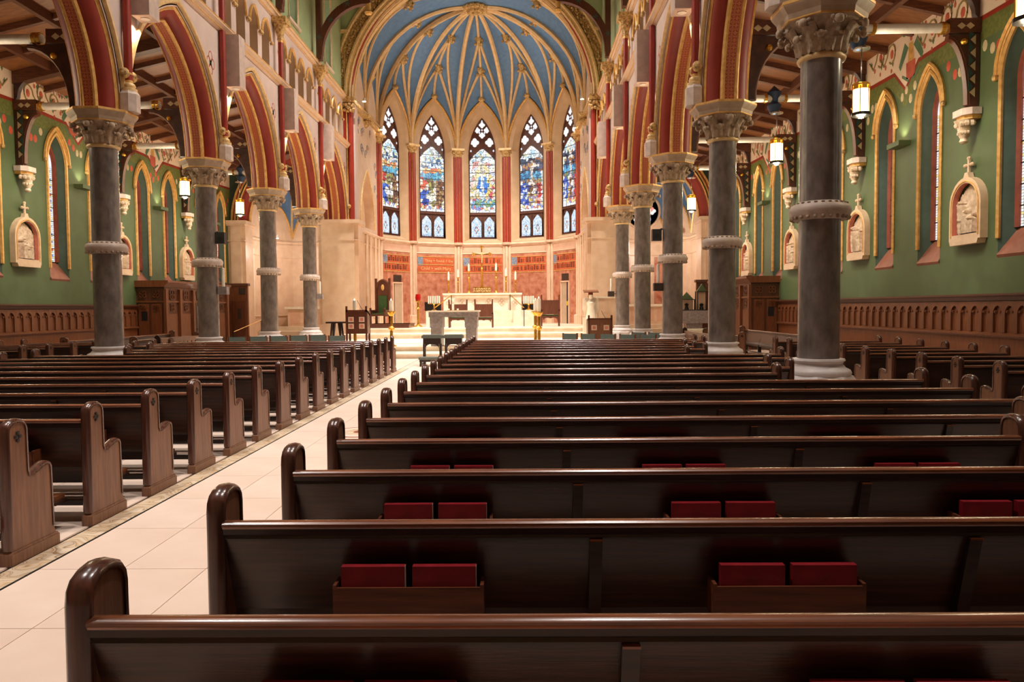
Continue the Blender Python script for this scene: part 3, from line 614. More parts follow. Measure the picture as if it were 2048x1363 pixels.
        cv = [(XW-.2-.45*(1-cos(a)), 5.8+1.4*sin(a)) for a in [pi/2*k/9 for k in range(10)]]
        mb = MB(); mb.prism([(s*(XW-.01), 5.72), (s*(XW-.01), 7.27)]+[(s*x, zz) for x, zz in reversed(cv)], 'y', -.09, .09); mb.build('wall_brace', 'roof_paint', t)
        mb = MB(); mb.tube([(s*x, 0, zz) for x, zz in cv], .085, 6, up=(0, 1, 0)); mb.build('brace_moulding', 'oak_red', t)
        cv2 = [(NF+TH+.15+.9*(1-cos(a)), 5.95+1.28*sin(a)) for a in [pi/2*k/9 for k in range(10)]]
        mb = MB(); mb.prism([(s*(NF+TH+.0), 5.95), (s*(NF+TH+.0), 7.27)]+[(s*x, zz) for x, zz in reversed(cv2)], 'y', -.09, .09); mb.build('nave_brace', 'roof_paint', t)
        MB().tube([(s*x, 0, zz) for x, zz in cv2], .07, 6, up=(0, 1, 0)).build('brace_moulding', 'oak_red', t)
        cv3 = [(XW-.1-.8*(1-cos(a)), 7.6+.9*sin(a)*.72) for a in [pi/2*k/8 for k in range(9)]]
        mb = MB(); mb.prism([(s*(XW-.01), 7.54), (s*(XW-.01), 8.2)]+[(s*x, zz+.05) for x, zz in reversed(cv3)], 'y', -.07, .07); mb.build('upper_brace', 'roof_paint', t)
        dm = MB(); tm = MB(); gm = MB()
        for a in range(5):
            x, zz = XW-.1, 5.95+a*.27; dm.prism([(s*x, zz), (s*(x-.11), zz+.1), (s*x, zz+.2)], 'y', -.096, -.088); x2 = XW-.12-.12*a; tm.prism([(s*(XW-.24), 6.05+a*.27), (s*(XW-.14), 6.16+a*.27), (s*(XW-.24), 6.3+a*.27)], 'y', -.096, -.088)
        for x in (XW-.33, NF+TH+.3):
            gm.prism([(s*(x-.18), z), (s*(x-.09), z+.07), (s*x, z), (s*(x+.09), z+.07), (s*(x+.18), z), (s*(x+.09), z-.07), (s*x, z), (s*(x-.09), z-.07)], 'y', -.136, -.128)
        dm.build('painted_lozenge', 'fruit_pale', t); tm.build('painted_teal', 'paint_teal', t); gm.build('painted_knot', 'fruit_pale', t)
        for x, zz in ((XW-.36, 7.08), (NF+TH+.45, 7.0)): MB().ball((s*x, -.12, zz), .07, 8, 5).build('gilt_ball', 'gold_metal', t)
        hub = MB().lathe([(.0, 6.95), (.12, 7.0), (.2, 7.2), (.1, 7.3), (.2, 7.55), (.0, 7.75)], 10, (s*9.4, 0, 0)); hub.build('painted_hub', 'paint_navy', t)
        # corbel
        cb = thing('corbel', 'carved cream stone corbel on the %s aisle wall under the truss, %s from the chapel' % (SIDE[s], q), 'corbel', (s*XW, yi(i)+.08, 0), pi/2 if s < 0 else -pi/2, 'carved wall corbels')
        MB().prism([(-.3, -.02), (.3, -.02), (.3, -.22), (.17, -.36), (-.17, -.36), (-.3, -.22)], 'z', 5.58, 5.72).build('slab', 'stone_ring', cb)
        MB().prism([(-.24, 0), (.24, 0), (.24, -.18), (.14, -.29), (-.14, -.29), (-.24, -.18)], 'z', 5.5, 5.58).build('fillet', 'gold', cb)
        mb = MB().lathe([(.05, 5.02), (.09, 5.06), (.07, 5.12), (.11, 5.2), (.13, 5.34), (.2, 5.5)], 10, (0, -.21, 0))
        for a in range(7): tt = pi+pi*a/6; mb.ball((.19*cos(tt), -.15+.17*sin(tt), 5.42), .07, 6, 4); mb.ball((.12*cos(tt), -.19+.11*sin(tt), 5.24), .045, 5, 4)
        mb.build('carving', 'relief', cb)
        wp = MB(); wp.box(-.09, .09, -.16, -.01, 5.72, 7.2); wp.build('wall_post', 'oak_red', cb)
        # pendant lantern
        if i != 3 or s < 0:
            pass
        lp = thing('pendant_lantern', 'glowing cylindrical lantern hanging in the %s aisle, %s from the chapel' % (SIDE[s], q), 'lamp', (s*9.47, yi(i)-.02, 0), 0, 'aisle pendant lanterns')
        MB().tube([(0, 0, 6.3), (0, 0, 7.02)], .012, 6).build('rod', 'iron', lp); MB().lathe([(0, 7.1), (.06, 7.08), (.1, 7.02), (.17, 7.0), (.17, 6.97), (0, 6.97)], 20).build('canopy', 'chrome', lp)
        gl = MB()
        for a in range(6):
            t0, t1 = 2*pi*(a+.06)/6, 2*pi*(a+.94)/6; gl.quad(*[(.17*cos(tt), .17*sin(tt), zz) for tt, zz in ((t0, 5.66), (t1, 5.66), (t1, 6.14), (t0, 6.14))])
        gl.build('glass', 'lamp_glass', lp); cr = MB()
        for a in range(6):
            tt = 2*pi*a/6; cr.tube([(.175*cos(tt), .175*sin(tt), 5.62), (.175*cos(tt), .175*sin(tt), 6.2)], .012, 4); tt += pi/6; cr.box(-.05, .05, -.01, .01, 6.14, 6.27, Matrix.Translation((.16*cos(tt), .16*sin(tt), 0))@Matrix.Rotation(tt+pi/2, 4, 'Z'))
        cr.build('cage', 'gold_metal', lp); MB().lathe([(0, 5.57), (.1, 5.57), (.19, 5.6), (.19, 5.66), (.1, 5.67), (0, 5.67)], 18).build('base_ring', 'iron', lp)
        MB().lathe([(0, 6.24), (.165, 6.22), (.165, 6.26), (.05, 6.3), (0, 6.3)], 18).build('cap', 'gold_metal', lp); MB().lathe([(0, 5.55), (.05, 5.555), (.05, 5.58)], 12).build('downlight', 'lamp_bulb', lp)
        if vis: point((s*9.47, yi(i)-.02, 5.42), 26, (1, .82, .55), .12); point((s*9.47, yi(i)-.02, 6.62), 34, (1, .84, .6), .12); spot((s*9.47, yi(i), 5.5), (s*9.47, yi(i), 0), 60, 80, .8, WARM, .1)
        # station of the cross
        if (s > 0 and i >= 1) or (s < 0 and i >= 2):
            st = thing('station_relief', 'arched relief panel topped by a cross, %s on the %s aisle wall' % (STN[s][i], SIDE[s]), 'relief panel', (s*XW, yi(i)+.1, 2.9), pi/2 if s < 0 else -pi/2, 'carved station reliefs')
            oo, ii = outline(0, .56, .1, .85, 1.42, 7), outline(0, .45, .22, .84, 1.3, 7); K = lambda u, v, d: (u, -d, v)
            mb = MB(); reveal(mb, K, oo, .16, ii, .16); reveal(mb, K, oo, .16, oo, 0); mb.build('frame', 'station_stone', st)
            reveal(MB(), K, ii, .16, ii, .03).build('inner_edge', 'pink_in', st)
            MB().tube([K(u, v, .165) for u, v in outline(0, .485, .18, .84, 1.34, 7)], .018, 4, up=(0, 1, 0)).build('gold_line', 'gold', st)
            MB().prism([(-.48, 0), (.48, 0), (.52, .1), (-.52, .1)], 'y', -.18, 0).build('ledge', 'station_stone', st)
            rn = random.Random(i*7+s); figs = [(rn.uniform(-.28, .28), rn.uniform(.45, .85), rn.uniform(-.25, .25)) for _ in range(6)]
            mb = MB(); nu, nv = 22, 30; grid = []
            for b in range(nv+1):
                row = []
                for a in range(nu+1):
                    u, v = -.43+.86*a/nu, .24+1.03*b/nv; hgt = 0
                    for fx, fh, tl in figs:
                        cx_ = fx+tl*(v-.3)*.5; bw = .12*(1-.45*max(0, (v-.3)/(fh-.2+1e-3)))
                        if v < fh: hgt = max(hgt, .15*max(0, 1-((u-cx_)/max(bw, .04))**2)+.018*sin(u*90+fx*40)*(abs(u-cx_) < bw))
                        dd = ((u-cx_)**2+(v-fh-.07)**2)/.0042; hgt = max(hgt, .17*max(0, 1-dd))
                    row.append((u, -.035-hgt-.006*sin(u*37+v*51), v))
                grid.append(row)
            for b in range(nv):
                for a in range(nu):
                    u, v = grid[b][a][0]+.02, grid[b][a][2]+.02; h_ = .82+.45*sqrt(max(0, 1-(abs(u)/.45)))
                    if v < h_: mb.quad(grid[b][a], grid[b][a+1], grid[b+1][a+1], grid[b+1][a])
            mb.build('carved_figures', 'relief', st)
            mb = MB(); mb.tube([(0, -.08, 1.38), (0, -.08, 1.82)], .035, 6).tube([(-.11, -.08, 1.68), (.11, -.08, 1.68)], .03, 6)
            for c in ((-.12, 1.68), (.12, 1.68), (0, 1.82)): mb.ball((c[0], -.08, c[1]), .045, 6, 4)
            mb.prism([(-.12, 1.36), (.12, 1.36), (.05, 1.52), (-.05, 1.52)], 'y', -.14, -.02); mb.build('cross_finial', 'station_stone', st)
# ------------------------------------------------------------------ confessionals
def carved(mb, u, z, w, K, d):
    for a in range(4):
        t = pi/4+pi/2*a; c = (u+w*.22*cos(t), z+w*.22*sin(t)); mb.tube([K(c[0]+w*.2*cos(x), c[1]+w*.2*sin(x), d) for x in [k*pi/4 for k in range(9)]], .018, 4)
for s in (-1, 1):
    y0, y1 = (28.0, 33.6) if s > 0 else (27.6, 33.4); dp = 1.05; K = lambda u, v, d: (s*(XW-dp-d), u, v)
    cf = thing('confessional', 'carved oak confessional booth against the %s aisle wall' % SIDE[s], 'confessional', (0, 0, 0))
    MB().box(*sorted((s*XW, s*(XW-dp))), y0, y1, 0, 2.55).build('body', 'oak_dark', cf)
    mb = MB(); mb.prism([(s*(XW-a), b) for a, b in ((0, 2.5), (dp+.04, 2.5), (dp+.12, 2.6), (dp+.2, 2.66), (dp+.2, 2.74), (0, 2.74))], 'y', y0-.12, y1+.12); mb.build('cornice', 'oak', cf)
    MB().box(*sorted((s*(XW-dp), s*(XW-dp-.05))), y0, y1, 1.93, 1.99).build('rail', 'oak', cf)
    n = 5; wd = (y1-y0)/n
    for k in range(n+1):
        u = y0+k*wd; MB().box(*sorted((s*(XW-dp), s*(XW-dp-.1))), u-.08, u+.08, 0, 2.42).build('pilaster', 'oak', cf)
    for k in range(n):
        u = y0+(k+.5)*wd; mb = MB(); carved(mb, u, 2.22, .5, K, .02); mb.build('tracery_carving', 'oak', cf); mb = MB(); carved(mb, u, 1.74, .36, K, .02); mb.build('tracery_carving', 'oak', cf)
        door = (s < 0 and k == 2)
        if door:
            MB().box(*sorted((s*(XW-dp), s*(XW-dp-.04))), u-.42, u+.42, .02, 1.9).build('glazed_door', 'dark_glass', cf)
            MB().box(*sorted((s*(XW-dp-.04), s*(XW-dp-.05))), u-.2, u+.2, .25, 1.8).build('pane', 'marble_grey', cf)
            for zz in (.55, .85): MB().box(*sorted((s*(XW-dp-.05), s*(XW-dp-.07))), u-.25, u+.25, zz, zz+.03).build('push_bar', 'iron', cf)
        else: MB().box(*sorted((s*(XW-dp), s*(XW-dp-.03))), u-.36, u+.36, .12, 1.5).build('panel', 'oak', cf)
    # end face towards the viewer: panels and a black plate painted in as the shade of a keyhole opening
    for a, b in ((.08, .46), (.56, .95)):
        x0, x1 = sorted((s*(XW-a), s*(XW-b))); MB().box(x0, x1, y0-.03, y0, .12, 1.88).build('panel', 'oak', cf); mb = MB(); H = lambda u, v, d: (u, y0-d, v); carved(mb, (x0+x1)/2, 2.24, .34, H, .04); mb.build('tracery_carving', 'oak', cf); mb = MB(); carved(mb, (x0+x1)/2, 1.72, .3, H, .045); mb.build('tracery_carving', 'oak', cf)
    x0, x1 = sorted((s*(XW-.2), s*(XW-.42))); MB().box(x0, x1, y0-.04, y0-.03, 1.25, 1.6).build('opening', 'black', cf)
    MB().box(*sorted((s*XW, s*(XW-dp-.02))), y0-.04, y0, 1.93, 1.99).build('rail', 'oak', cf)
    if s < 0:
        ex = thing('exit_sign', 'small glowing sign above the glazed door of the left confessional', 'sign', (s*(XW-dp-.08), y0+2.5*wd, 2.15)); MB().box(-.03, .03, -.16, .16, -.09, .09).build('lit_face', 'exit_sign', ex); MB().box(-.035, -.03, -.17, .17, -.1, .1).build('backplate', 'white_paint', ex)
    sc2 = thing('sacristy_screen', 'plain oak door screen beyond the %s confessional' % SIDE[s], 'screen', (0, 0, 0))
    MB().box(*sorted((s*XW, s*(XW-1.4))), 35.1, 35.25, 0, 2.75).build('panel_wall', 'oak', sc2)
    for k in range(2):
        x = XW-.36-k*.66; MB().box(*sorted((s*(x-.29), s*(x+.29))), 35.04, 35.1, .1, 2.05).build('door', 'oak_red', sc2); MB().box(*sorted((s*(x-.1), s*(x+.06))), 35.02, 35.04, 1.2, 1.7).build('pane', 'dark_panel', sc2)
    MB().box(*sorted((s*XW, s*(XW-1.46))), 35.0, 35.3, 2.75, 2.87).build('cornice', 'oak_dark', sc2); MB().box(*sorted((s*(XW-1.0), s*(XW-1.3))), 35.07, 35.1, 2.35, 2.65).build('vent', 'dark_panel', sc2)
# ------------------------------------------------------------------ aisle end arches and chapels
for s in (-1, 1):
    F = lambda u, v, d: (s*u, YE+d, v)
    op = (9.25, 2.3, 5.95, 5.95, 9.3); ew = MB(); wall_strip(ew, F, 7.06, XW, 5.95, 9.6, [op])
    ewall = struct('wall_chapel_arch_'+SIDE[s], ew, 'green_dark', 'dark green wall over the %s chapel arch' % SIDE[s], 'wall')
    P = lambda n_: arch(9.25, 2.3-n_, 5.95, 9.3-n_*1.15, 10)
    sweep(F, P, [(-.3, -.02), (-.3, -.1), (-.22, -.1), (-.22, -.02)]).build('hood_moulding', 'gold', ewall); sweep(F, P, [(-.14, -.02), (-.14, -.06), (-.08, -.06), (-.08, -.01)]).build('gold_line', 'gold', ewall); sweep(F, P, [(-.22, -.012), (-.14, -.012)]).build('red_line', 'red_paint', ewall)
    sweep(F, P, [(-.02, -.03), (.0, -.06), (.04, -.03), (.04, .04)]).build('gold_roll', 'gold', ewall); sweep(F, P, [(.04, .04), (.16, .06), (.36, .3), (.4, .42)]).build('red_cove', 'red_paint', ewall); sweep(F, P, [(.4, .4), (.44, .38), (.46, .44), (.44, .7)]).build('gold_roll', 'gold', ewall)
    def pier(name, xs, lab):
        p = thing(name, lab, 'pier', (0, 0, 0), 0, None, 'structure')
        x0, x1 = xs; X = lambda a, b: sorted((s*a, s*b))
        MB().box(*X(x0, x1), YE-.35, YE+.7, 0, 5.7).box(*X(x0+.18, x1-.18), YE-.5, YE+.7, 0, 5.7).build('shaft', 'marble_cream', p)
        MB().box(*X(x0-.06, x1+.06), YE-.56, YE+.76, 5.7, 5.78).box(*X(x0-.12, x1+.12), YE-.62, YE+.82, 5.78, 5.95).build('cap', 'marble_cream', p); MB().box(*X(x0-.03, x1+.03), YE-.53, YE+.73, 4.95, 5.0).build('band', 'marble_cream', p)
        MB().box(*X(x0-.1, x1+.1), YE-.6, YE+.8, 0, .9).build('base', 'marble_cream', p)
    pier('marble_pier', (5.55, 7.5), 'broad cream marble pier at the %s corner of the chancel arch' % SIDE[s]); pier('marble_pier', (11.05, XW), 'cream marble pier at the outer side of the %s chapel arch' % SIDE[s])
    # chapel shell
    y0, y1 = YE+.5, 42.2; xa, xb = 7.0, 11.5
    mb = MB(); G = lambda u, v, d: (s*u, v, d)
    for (ax, ay), (bx, by) in zip(((xa, y0), (xa, 40.6), (8.0, y1), (10.5, y1), (xb, 40.6)), ((xa, 40.6), (8.0, y1), (10.5, y1), (xb, 40.6), (xb, y0))):
        mb.quad((s*ax, ay, 0), (s*bx, by, 0), (s*bx, by, 9.8), (s*ax, ay, 9.8))
    ch = struct('wall_chapel_'+SIDE[s], mb, 'marble_cream', 'cream marble walls of the %s side chapel' % SIDE[s], 'wall')
    poly = [(xa, y0), (xa, 40.6), (8.0, y1), (10.5, y1), (xb, 40.6), (xb, y0)]
    for z, rr in ((5.35, .09), (5.2, .04), (4.5, .03), (1.3, .05)): MB().tube([(s*(9.25+(x-9.25)*.985), y-.03, z) for x, y in poly], rr, 6).build('string_course', 'marble_cream', ch)
    vb = MB(); n = 8; K0 = (9.25, 39.2, 9.4); rows = []
    pts = []
    for (ax, ay), (bx, by) in zip(poly, poly[1:]):
        for k in range(n): pts.append((ax+(bx-ax)*k/n, ay+(by-ay)*k/n, 5.6+1.7*sin(pi*k/n)**.7))
    pts.append((xb, y0, 5.6))
    for x, y, z in pts: rows.append([(s*(K0[0]+(x-K0[0])*cos(t)), K0[1]+(y-K0[1])*cos(t), z+(K0[2]-z)*sin(t)) for t in [pi/2*k/8 for k in range(9)]])
    for a, b in zip(rows, rows[1:]):
        for k in range(8): vb.quad(a[k], b[k], b[k+1], a[k+1])
    tag(vb.build('ceiling_chapel_'+SIDE[s], 'blue_vault'), 'blue ribbed vault of the %s side chapel' % SIDE[s], 'ceiling', None, 'structure'); cvl = bpy.data.objects['ceiling_chapel_'+SIDE[s]]
    for k in range(0, len(rows), n): MB().tube([(x*.998+s*9.25*.002, y-.02, z-.02) for x, y, z in rows[k]], .07, 5).build('rib', 'rib', cvl)
    for k in range(n//2, len(rows), n): MB().tube([(x*.998+s*9.25*.002, y-.02, z-.02) for x, y, z in rows[k]], .045, 5).build('rib', 'rib', cvl)
    for k in range(5): MB().tube([(p[0], p[1]-.02, p[2]-.02) for p in [r[0] for r in rows[k*n:k*n+n+1]]], .06, 5).build('wall_rib', 'gold', cvl)
    MB().box(*sorted((s*7.2, s*11.4)), 38.6, 42.2, 0, .5).box(*sorted((s*7.4, s*11.2)), 39.6, 42.2, .5, .7).build('chapel_steps', 'step_stone', ch)
    al = thing('chapel_altar', 'low cream marble altar in the %s side chapel' % SIDE[s], 'altar', (s*9.25, 41.05, .7)); MB().box(-1.1, 1.1, -.4, .5, 0, .95).build('block', 'marble_cream', al); MB().box(-1.25, 1.25, -.5, .5, .95, 1.08).build('slab', 'marble_white', al)
    for q in (-.7, 0, .7): MB().box(q-.26, q+.26, -.42, -.4, .15, .8).build('panel', 'marble_pink', al)
    if s > 0:
        rw = thing('window_%d' % (wn+1), 'round rose window high in the right chapel wall', 'window', (9.12, 42.12, 6.95), 0, None, 'structure'); wn += 1
        MB().tube([(.97*cos(k*pi/16), -.02, .97*sin(k*pi/16)) for k in range(33)], .07, 6, up=(0, 1, 0), cap=False).build('frame', 'marble_cream', rw)
        MB().lathe([(0, 0), (.95, 0)], 32).build('tracery', 'tracery', rw).rotation_euler = (pi/2, 0, 0)
        rn = random.Random(5)
        for a in range(7):
            cx_, cz = (0, 0) if a == 6 else (.55*cos(a*pi/3), .55*sin(a*pi/3)); mb = MB()
            for b in range(4):
                t = b*pi/2; c = (cx_+.11*cos(t), cz+.11*sin(t)); k0 = [(c[0]+.1*cos(x*pi/5), -.03, c[1]+.1*sin(x*pi/5)) for x in range(10)]; fi = mb.quad(*k0); mb.c[fi] = rn.choice(((1, 1, 1), (.95, .97, 1), (.9, .3, .25), (.4, .5, .95), (1, .95, .9)))
            mb.build('pane', 'stained', rw, 0)
        for x, w in ((8.2, .24), (10.1, .3)): MB().box(x-w, x+w, 42.1, 42.16, 1.4, 4.4).build('salmon_panel', 'marble_salmon', ch)
        ds = thing('display_pedestal', 'brown pedestal with flared top beside the right chapel', 'pedestal', (9.9, 33.2, .0)); MB().box(-.35, .35, -.3, .3, 0, .9).box(-.75, .75, -.5, .5, .9, 1.45).build('body', 'marble_grey', ds)
        for dx, hh, w in ((-.28, .5, .3), (.38, .85, .22)):
            dc = thing('display_case', ('tall' if hh > .6 else 'low')+' black framed glass case with peaked top on the brown pedestal', 'display case', (9.9+dx, 33.2, 1.45)); fr = MB()
            for a in (-1, 1):
                for b in (-1, 1): fr.box(a*w-.02, a*w+.02, b*.2-.02, b*.2+.02, 0, hh)
            fr.box(-w, w, -.22, .22, 0, .04).box(-w-.02, w+.02, -.22, .22, hh-.03, hh); fr.build('frame', 'black', dc); MB().prism([(-w, hh), (w, hh), (0, hh+.32)], 'y', -.04, .04).build('peak', 'green_wall', dc); MB().box(-w+.02, w-.02, .1, .15, .04, hh-.03).build('lit_back', 'marble_cream', dc); MB().lathe([(0, .04), (.1, .04), (.06, .2), (.1, .28), (0, .34)], 10).build('vessel', 'iron', dc)
    else:
        MB().box(-11.49, -11.43, 38.42, 38.58, 1.4, 4.6).build('mosaic_panel', 'leaf_green', ch); MB().box(-11.5, -11.45, 38.2, 38.8, 1.2, 4.8).build('panel_frame', 'marble_white', ch)
    point((s*9.25, 39.2, 4.6), 85, WARM2, .3)
    for x, y in ((10.9, 40.9), (8.2, 41.6)):
        hd = thing('wall_lamp', 'small round spotlight on the string course of the %s chapel at its %s side' % (SIDE[s], 'outer' if x > 9 else 'inner'), 'lamp', (s*x, y-.1, 5.5)); MB().lathe([(0, 0), (.1, 0), (.07, .2), (0, .22)], 12).build('shade', 'white_paint', hd); MB().lathe([(0, -.012), (.085, -.012), (.085, 0)], 12).build('lens', 'lamp_bulb', hd)
# ------------------------------------------------------------------ chancel arch
RA, ZA, YA = 5.83, 11.9, 36.75
def semi(n_, seg=40): R = RA-n_; return [(-R*cos(pi*k/seg), ZA+R*sin(pi*k/seg)) for k in range(seg+1)]
F = lambda u, v, d: (u, YA+d, v)
cwl = MB()
S0 = semi(-.95)
for a, b in zip(S0, S0[1:]):
    cwl.quad(F(*a, .1), F(*b, .1), F(b[0], 18.2, .1), F(a[0], 18.2, .1))
chw = struct('wall_chancel_arch', cwl, 'green_pale', 'pale green wall above the chancel arch', 'wall')
for s in (-1, 1): MB().box(*sorted((s*6.75, s*7.1)), YA+.05, YA+.2, 5.9, 18.2).build('flank', 'green_pale', chw)
for n, pf, mt in (('outer_moulding', [(-1.0, .1), (-1.0, 0), (-.88, -.04), (-.82, 0)], 'gold_pale'), ('foliage_bed', [(-.82, 0), (-.78, .06), (-.42, .1), (-.38, .05)], 'foliage_gold'),
                  ('roll_moulding', [(-.38, .05), (-.36, -.02), (-.28, -.02), (-.24, .08), (-.16, .1), (-.12, .06), (-.06, .1), (-.06, .18)], 'gold_pale'), ('red_band', [(-.06, .18), (.0, .24), (.0, .45)], 'red_paint'), ('inner_roll', [(.0, .45), (.05, .46), (.06, .56), (.0, .62), (0, .9)], 'gold_pale')):
    sweep(F, lambda n_: semi(n_), pf).build(n, mt, chw)
fo = MB(); rn = random.Random(2)
for k in range(300):
    t = pi*(k+.5)/300; R = RA+.6+rn.uniform(-.13, .13); fo.ball((-R*cos(t), YA+.03+rn.uniform(-.03, .03), ZA+R*sin(t)), rn.uniform(.05, .085), 5, 3, (1, .8, 1))
tag(fo.build('foliage_carving', 'foliage_gold', chw), kind='stuff')
fw = MB()
for k in range(44):
    t = pi*(k+.5)/44; R = RA-.005
    for q in range(4): a = q*pi/2; fw.ball((-R*cos(t)+.035*cos(a)*sin(t), YA+.35+.035*sin(a), ZA+R*sin(t)+.035*cos(a)*cos(t)), .03, 5, 3)
tag(fw.build('painted_flower', 'gold_pale', chw), kind='stuff')
for s in (-1, 1):                                                     # blind niches beside the arch
    nb = MB(); K = lambda u, v, d: (u, YA+.08-d, v); x = s*6.35
    for u in (x-.2, x+.2): nb.tube([K(u, 12.3, 0), K(u, 14.3, 0)], .035, 5)
    nb.tube([K(x+.2*cos(t), 14.3+.25*sin(t), 0) for t in [pi*k/8 for k in range(9)]], .04, 5); nb.build('niche_moulding', 'gold_pale', chw)
    MB().box(x-.45, x+.45, YA-.06, YA+.1, 14.95, 15.1).build('shelf_moulding', 'gold_pale', chw)
    # chancel arch respond
    rs = thing('chancel_respond', 'red striped shaft with gilt capital carrying the %s end of the chancel arch' % SIDE[s], 'pilaster', (s*6.05, YA+.15, 0), 0, None, 'structure')
    for dx, r, m in ((-.16, .13, 'red_shaft'), (.14, .13, 'red_shaft')): MB().lathe([(r, 5.95), (r, 11.2)], 14, (s*dx, -.12, 0)).build('shaft', m, rs)
    MB().tube([(0, -.24, 5.95), (0, -.24, 11.2)], .03, 5).build('gold_line', 'gold', rs)
    MB().box(*sorted((-s*.35, s*.75)), -.02, .6, 5.95, 11.9).build('pier_body', 'spandrel', rs)
    mb = MB(); mb.box(-.38, .38, -.32, .3, 11.62, 11.88)
    for k in range(18): mb.ball((-.36+.72*k/17, -.3+.05*sin(k*2.1), 11.35+.16*sin(k*1.7)), .085, 6, 4)
    mb.box(-.3, .3, -.22, .3, 11.15, 11.62); mb.build('capital', 'foliage_gold', rs)
# ------------------------------------------------------------------ apse walls
RP, YC = 5.85, 40.85; ZV = 11.35; ZK = 17.75
def pil(a): return (RP*sin(rad(a)), YC+RP*cos(rad(a)))
facets = [(pil(a), pil(a+30), a+15) for a in (-75, -45, -15, 15, 45)]
def sheet(mb, nu, nv, fn):
    g = [[fn(a/nu, b/nv) for a in range(nu+1)] for b in range(nv+1)]
    for b in range(nv):
        for a in range(nu): mb.quad(g[b][a], g[b][a+1], g[b+1][a+1], g[b+1][a])
def FF(f):
    (ax, ay), (bx, by), _ = f; L = sqrt((bx-ax)**2+(by-ay)**2); ux, uy = (bx-ax)/L, (by-ay)/L; mx, my = (ax+bx)/2, (ay+by)/2; nx, ny = uy*-1, ux   # outward normal
    if (mx*nx+(my-YC)*ny) < 0: nx, ny = -nx, -ny
    return (lambda u, v, d: (mx+ux*u+nx*d, my+uy*u+ny*d, v)), L/2
dad = MB(); up = MB(); frz = MB(); cor = []
ap = thing('wall_apse', 'curved apse wall with salmon marble panels below tall windows', 'wall', (0, 0, 0), 0, None, 'structure')
TXT = {-60: None, -30: ('They + found + the', 'Child + with Mary'), 0: None, 30: None, 60: None}
def picture(idx, u, v, rn):
    """flat stained-glass picture, u -1..1, v 0..1 upward; returns linear rgb"""
    W_ = (1.0, 1.0, 1.0); pale = rn.choice(((.95, 1, 1), (1, 1, 1), (.82, .93, 1), (1, .97, .9)))
    if abs(u) > .9: return rn.choice(((1, 1, 1), (.85, .95, 1), (.95, .9, .7)))
    if v > .80: return rn.choice((pale, pale, pale, (.5, .75, .9), (.9, .85, .5), (.35, .4, .42))) if v < .95 else pale
    if v < .09: return rn.choice((W_, W_, W_, (.9, .8, .35), (.8, .25, .2), (.35, .4, .8))) if v > .03 else W_
    if idx == 0:                                                     # a blue-robed figure in a golden aureole
        r = sqrt((u/.75)**2+((v-.48)/.3)**2); bw = .12+.33*max(0, 1-abs(v-.42)/.22)
        if ((u)**2+((v-.66)*3.2)**2) < .02: return (.95, .85, .75)
        if abs(u) < .16 and .2 < v < .6: return rn.choice((W_, (.8, .9, 1)))
        if abs(u) < bw and .2 < v < .63: return rn.choice(((.06, .2, .75), (.1, .3, .8), (.2, .45, .85)))
        if r < .95: return rn.choice(((1, .75, .25), (1, .85, .5), (1, .95, .8)))
        if v < .2: return rn.choice(((.15, .4, .6), (.3, .5, .25), (.85, .7, .3), (.3, .55, .8)))
        if abs(u) > .55 and v < .45: return rn.choice(((.75, .12, .15), (.9, .6, .6), (.95, .85, .7), (.85, .7, .3)))
        return rn.choice(((.95, .75, .7), (.85, .4, .35), (1, .93, .85), (.8, .85, 1), W_))
    if idx in (-1, -2):                                              # a manger scene under a starry sky
        if v > .68: return rn.choice(((.9, .95, 1), (.25, .45, .7), (.9, .8, .6), (.8, .9, 1), (.05, .15, .3)))
        if v > .6: return rn.choice(((.75, .2, .1), (.85, .45, .15), (.9, .8, .5)))
        if v > .5: return rn.choice(((.1, .45, .7), (.2, .6, .75), (.12, .3, .5)))
        if u < -.45 and v > .36: return rn.choice(((.7, .06, .05), (.8, .15, .08), (.5, .05, .05)))
        if ((u+.1)/.42)**2+((v-.22)/.06)**2 < 1: return rn.choice((W_, (1, .95, .8)))
        if (u+.4)**2+((v-.37)*3)**2 < .02 or (u-.2)**2+((v-.33)*3)**2 < .02: return (.95, .85, .75)
        if u < -.2 and v < .33: return rn.choice(((.04, .12, .6), (.08, .2, .7), (.03, .06, .3)))
        if u > .3: return rn.choice(((.2, .09, .05), (.35, .18, .08), (.12, .06, .05), (.5, .3, .15)))
        return rn.choice(((.5, .45, .12), (.25, .3, .1), (.6, .5, .4), (.2, .12, .06)))
    # crucifix scene
    if abs(v-.70) < .022 and abs(u) < .75: return rn.choice(((.85, .8, .7), (.5, .25, .1)))
    if abs(u) < .1 and .42 < v < .74: return rn.choice(((.95, .85, .75), (.9, .8, .7)))
    if u*u+((v-.74)*3)**2 < .02: return (.95, .85, .75)
    if abs(u) < .06 and v < .45: return (.3, .14, .06)
    if v > .6: return rn.choice(((.02, .03, .06), (.04, .08, .15), (.08, .1, .2), (.3, .12, .06)))
    if v > .5: return rn.choice(((.1, .4, .7), (.15, .5, .75), (.05, .2, .4)))
    if v < .42:
        if u < -.35: return rn.choice(((.05, .12, .6), (.1, .2, .65), (.8, .85, .95)))
        if u > .45: return rn.choice(((.7, .06, .08), (.5, .05, .05), (.85, .5, .4)))
        if v < .25: return rn.choice(((.7, .5, .1), (.8, .65, .2), (.4, .3, .45), (.75, .75, .8)))
        return rn.choice(((.08, .08, .2), (.6, .5, .4), (.3, .2, .3), (.9, .85, .8)))
    return rn.choice(((.2, .3, .15), (.3, .15, .1), (.1, .2, .35), (.45, .3, .15)))
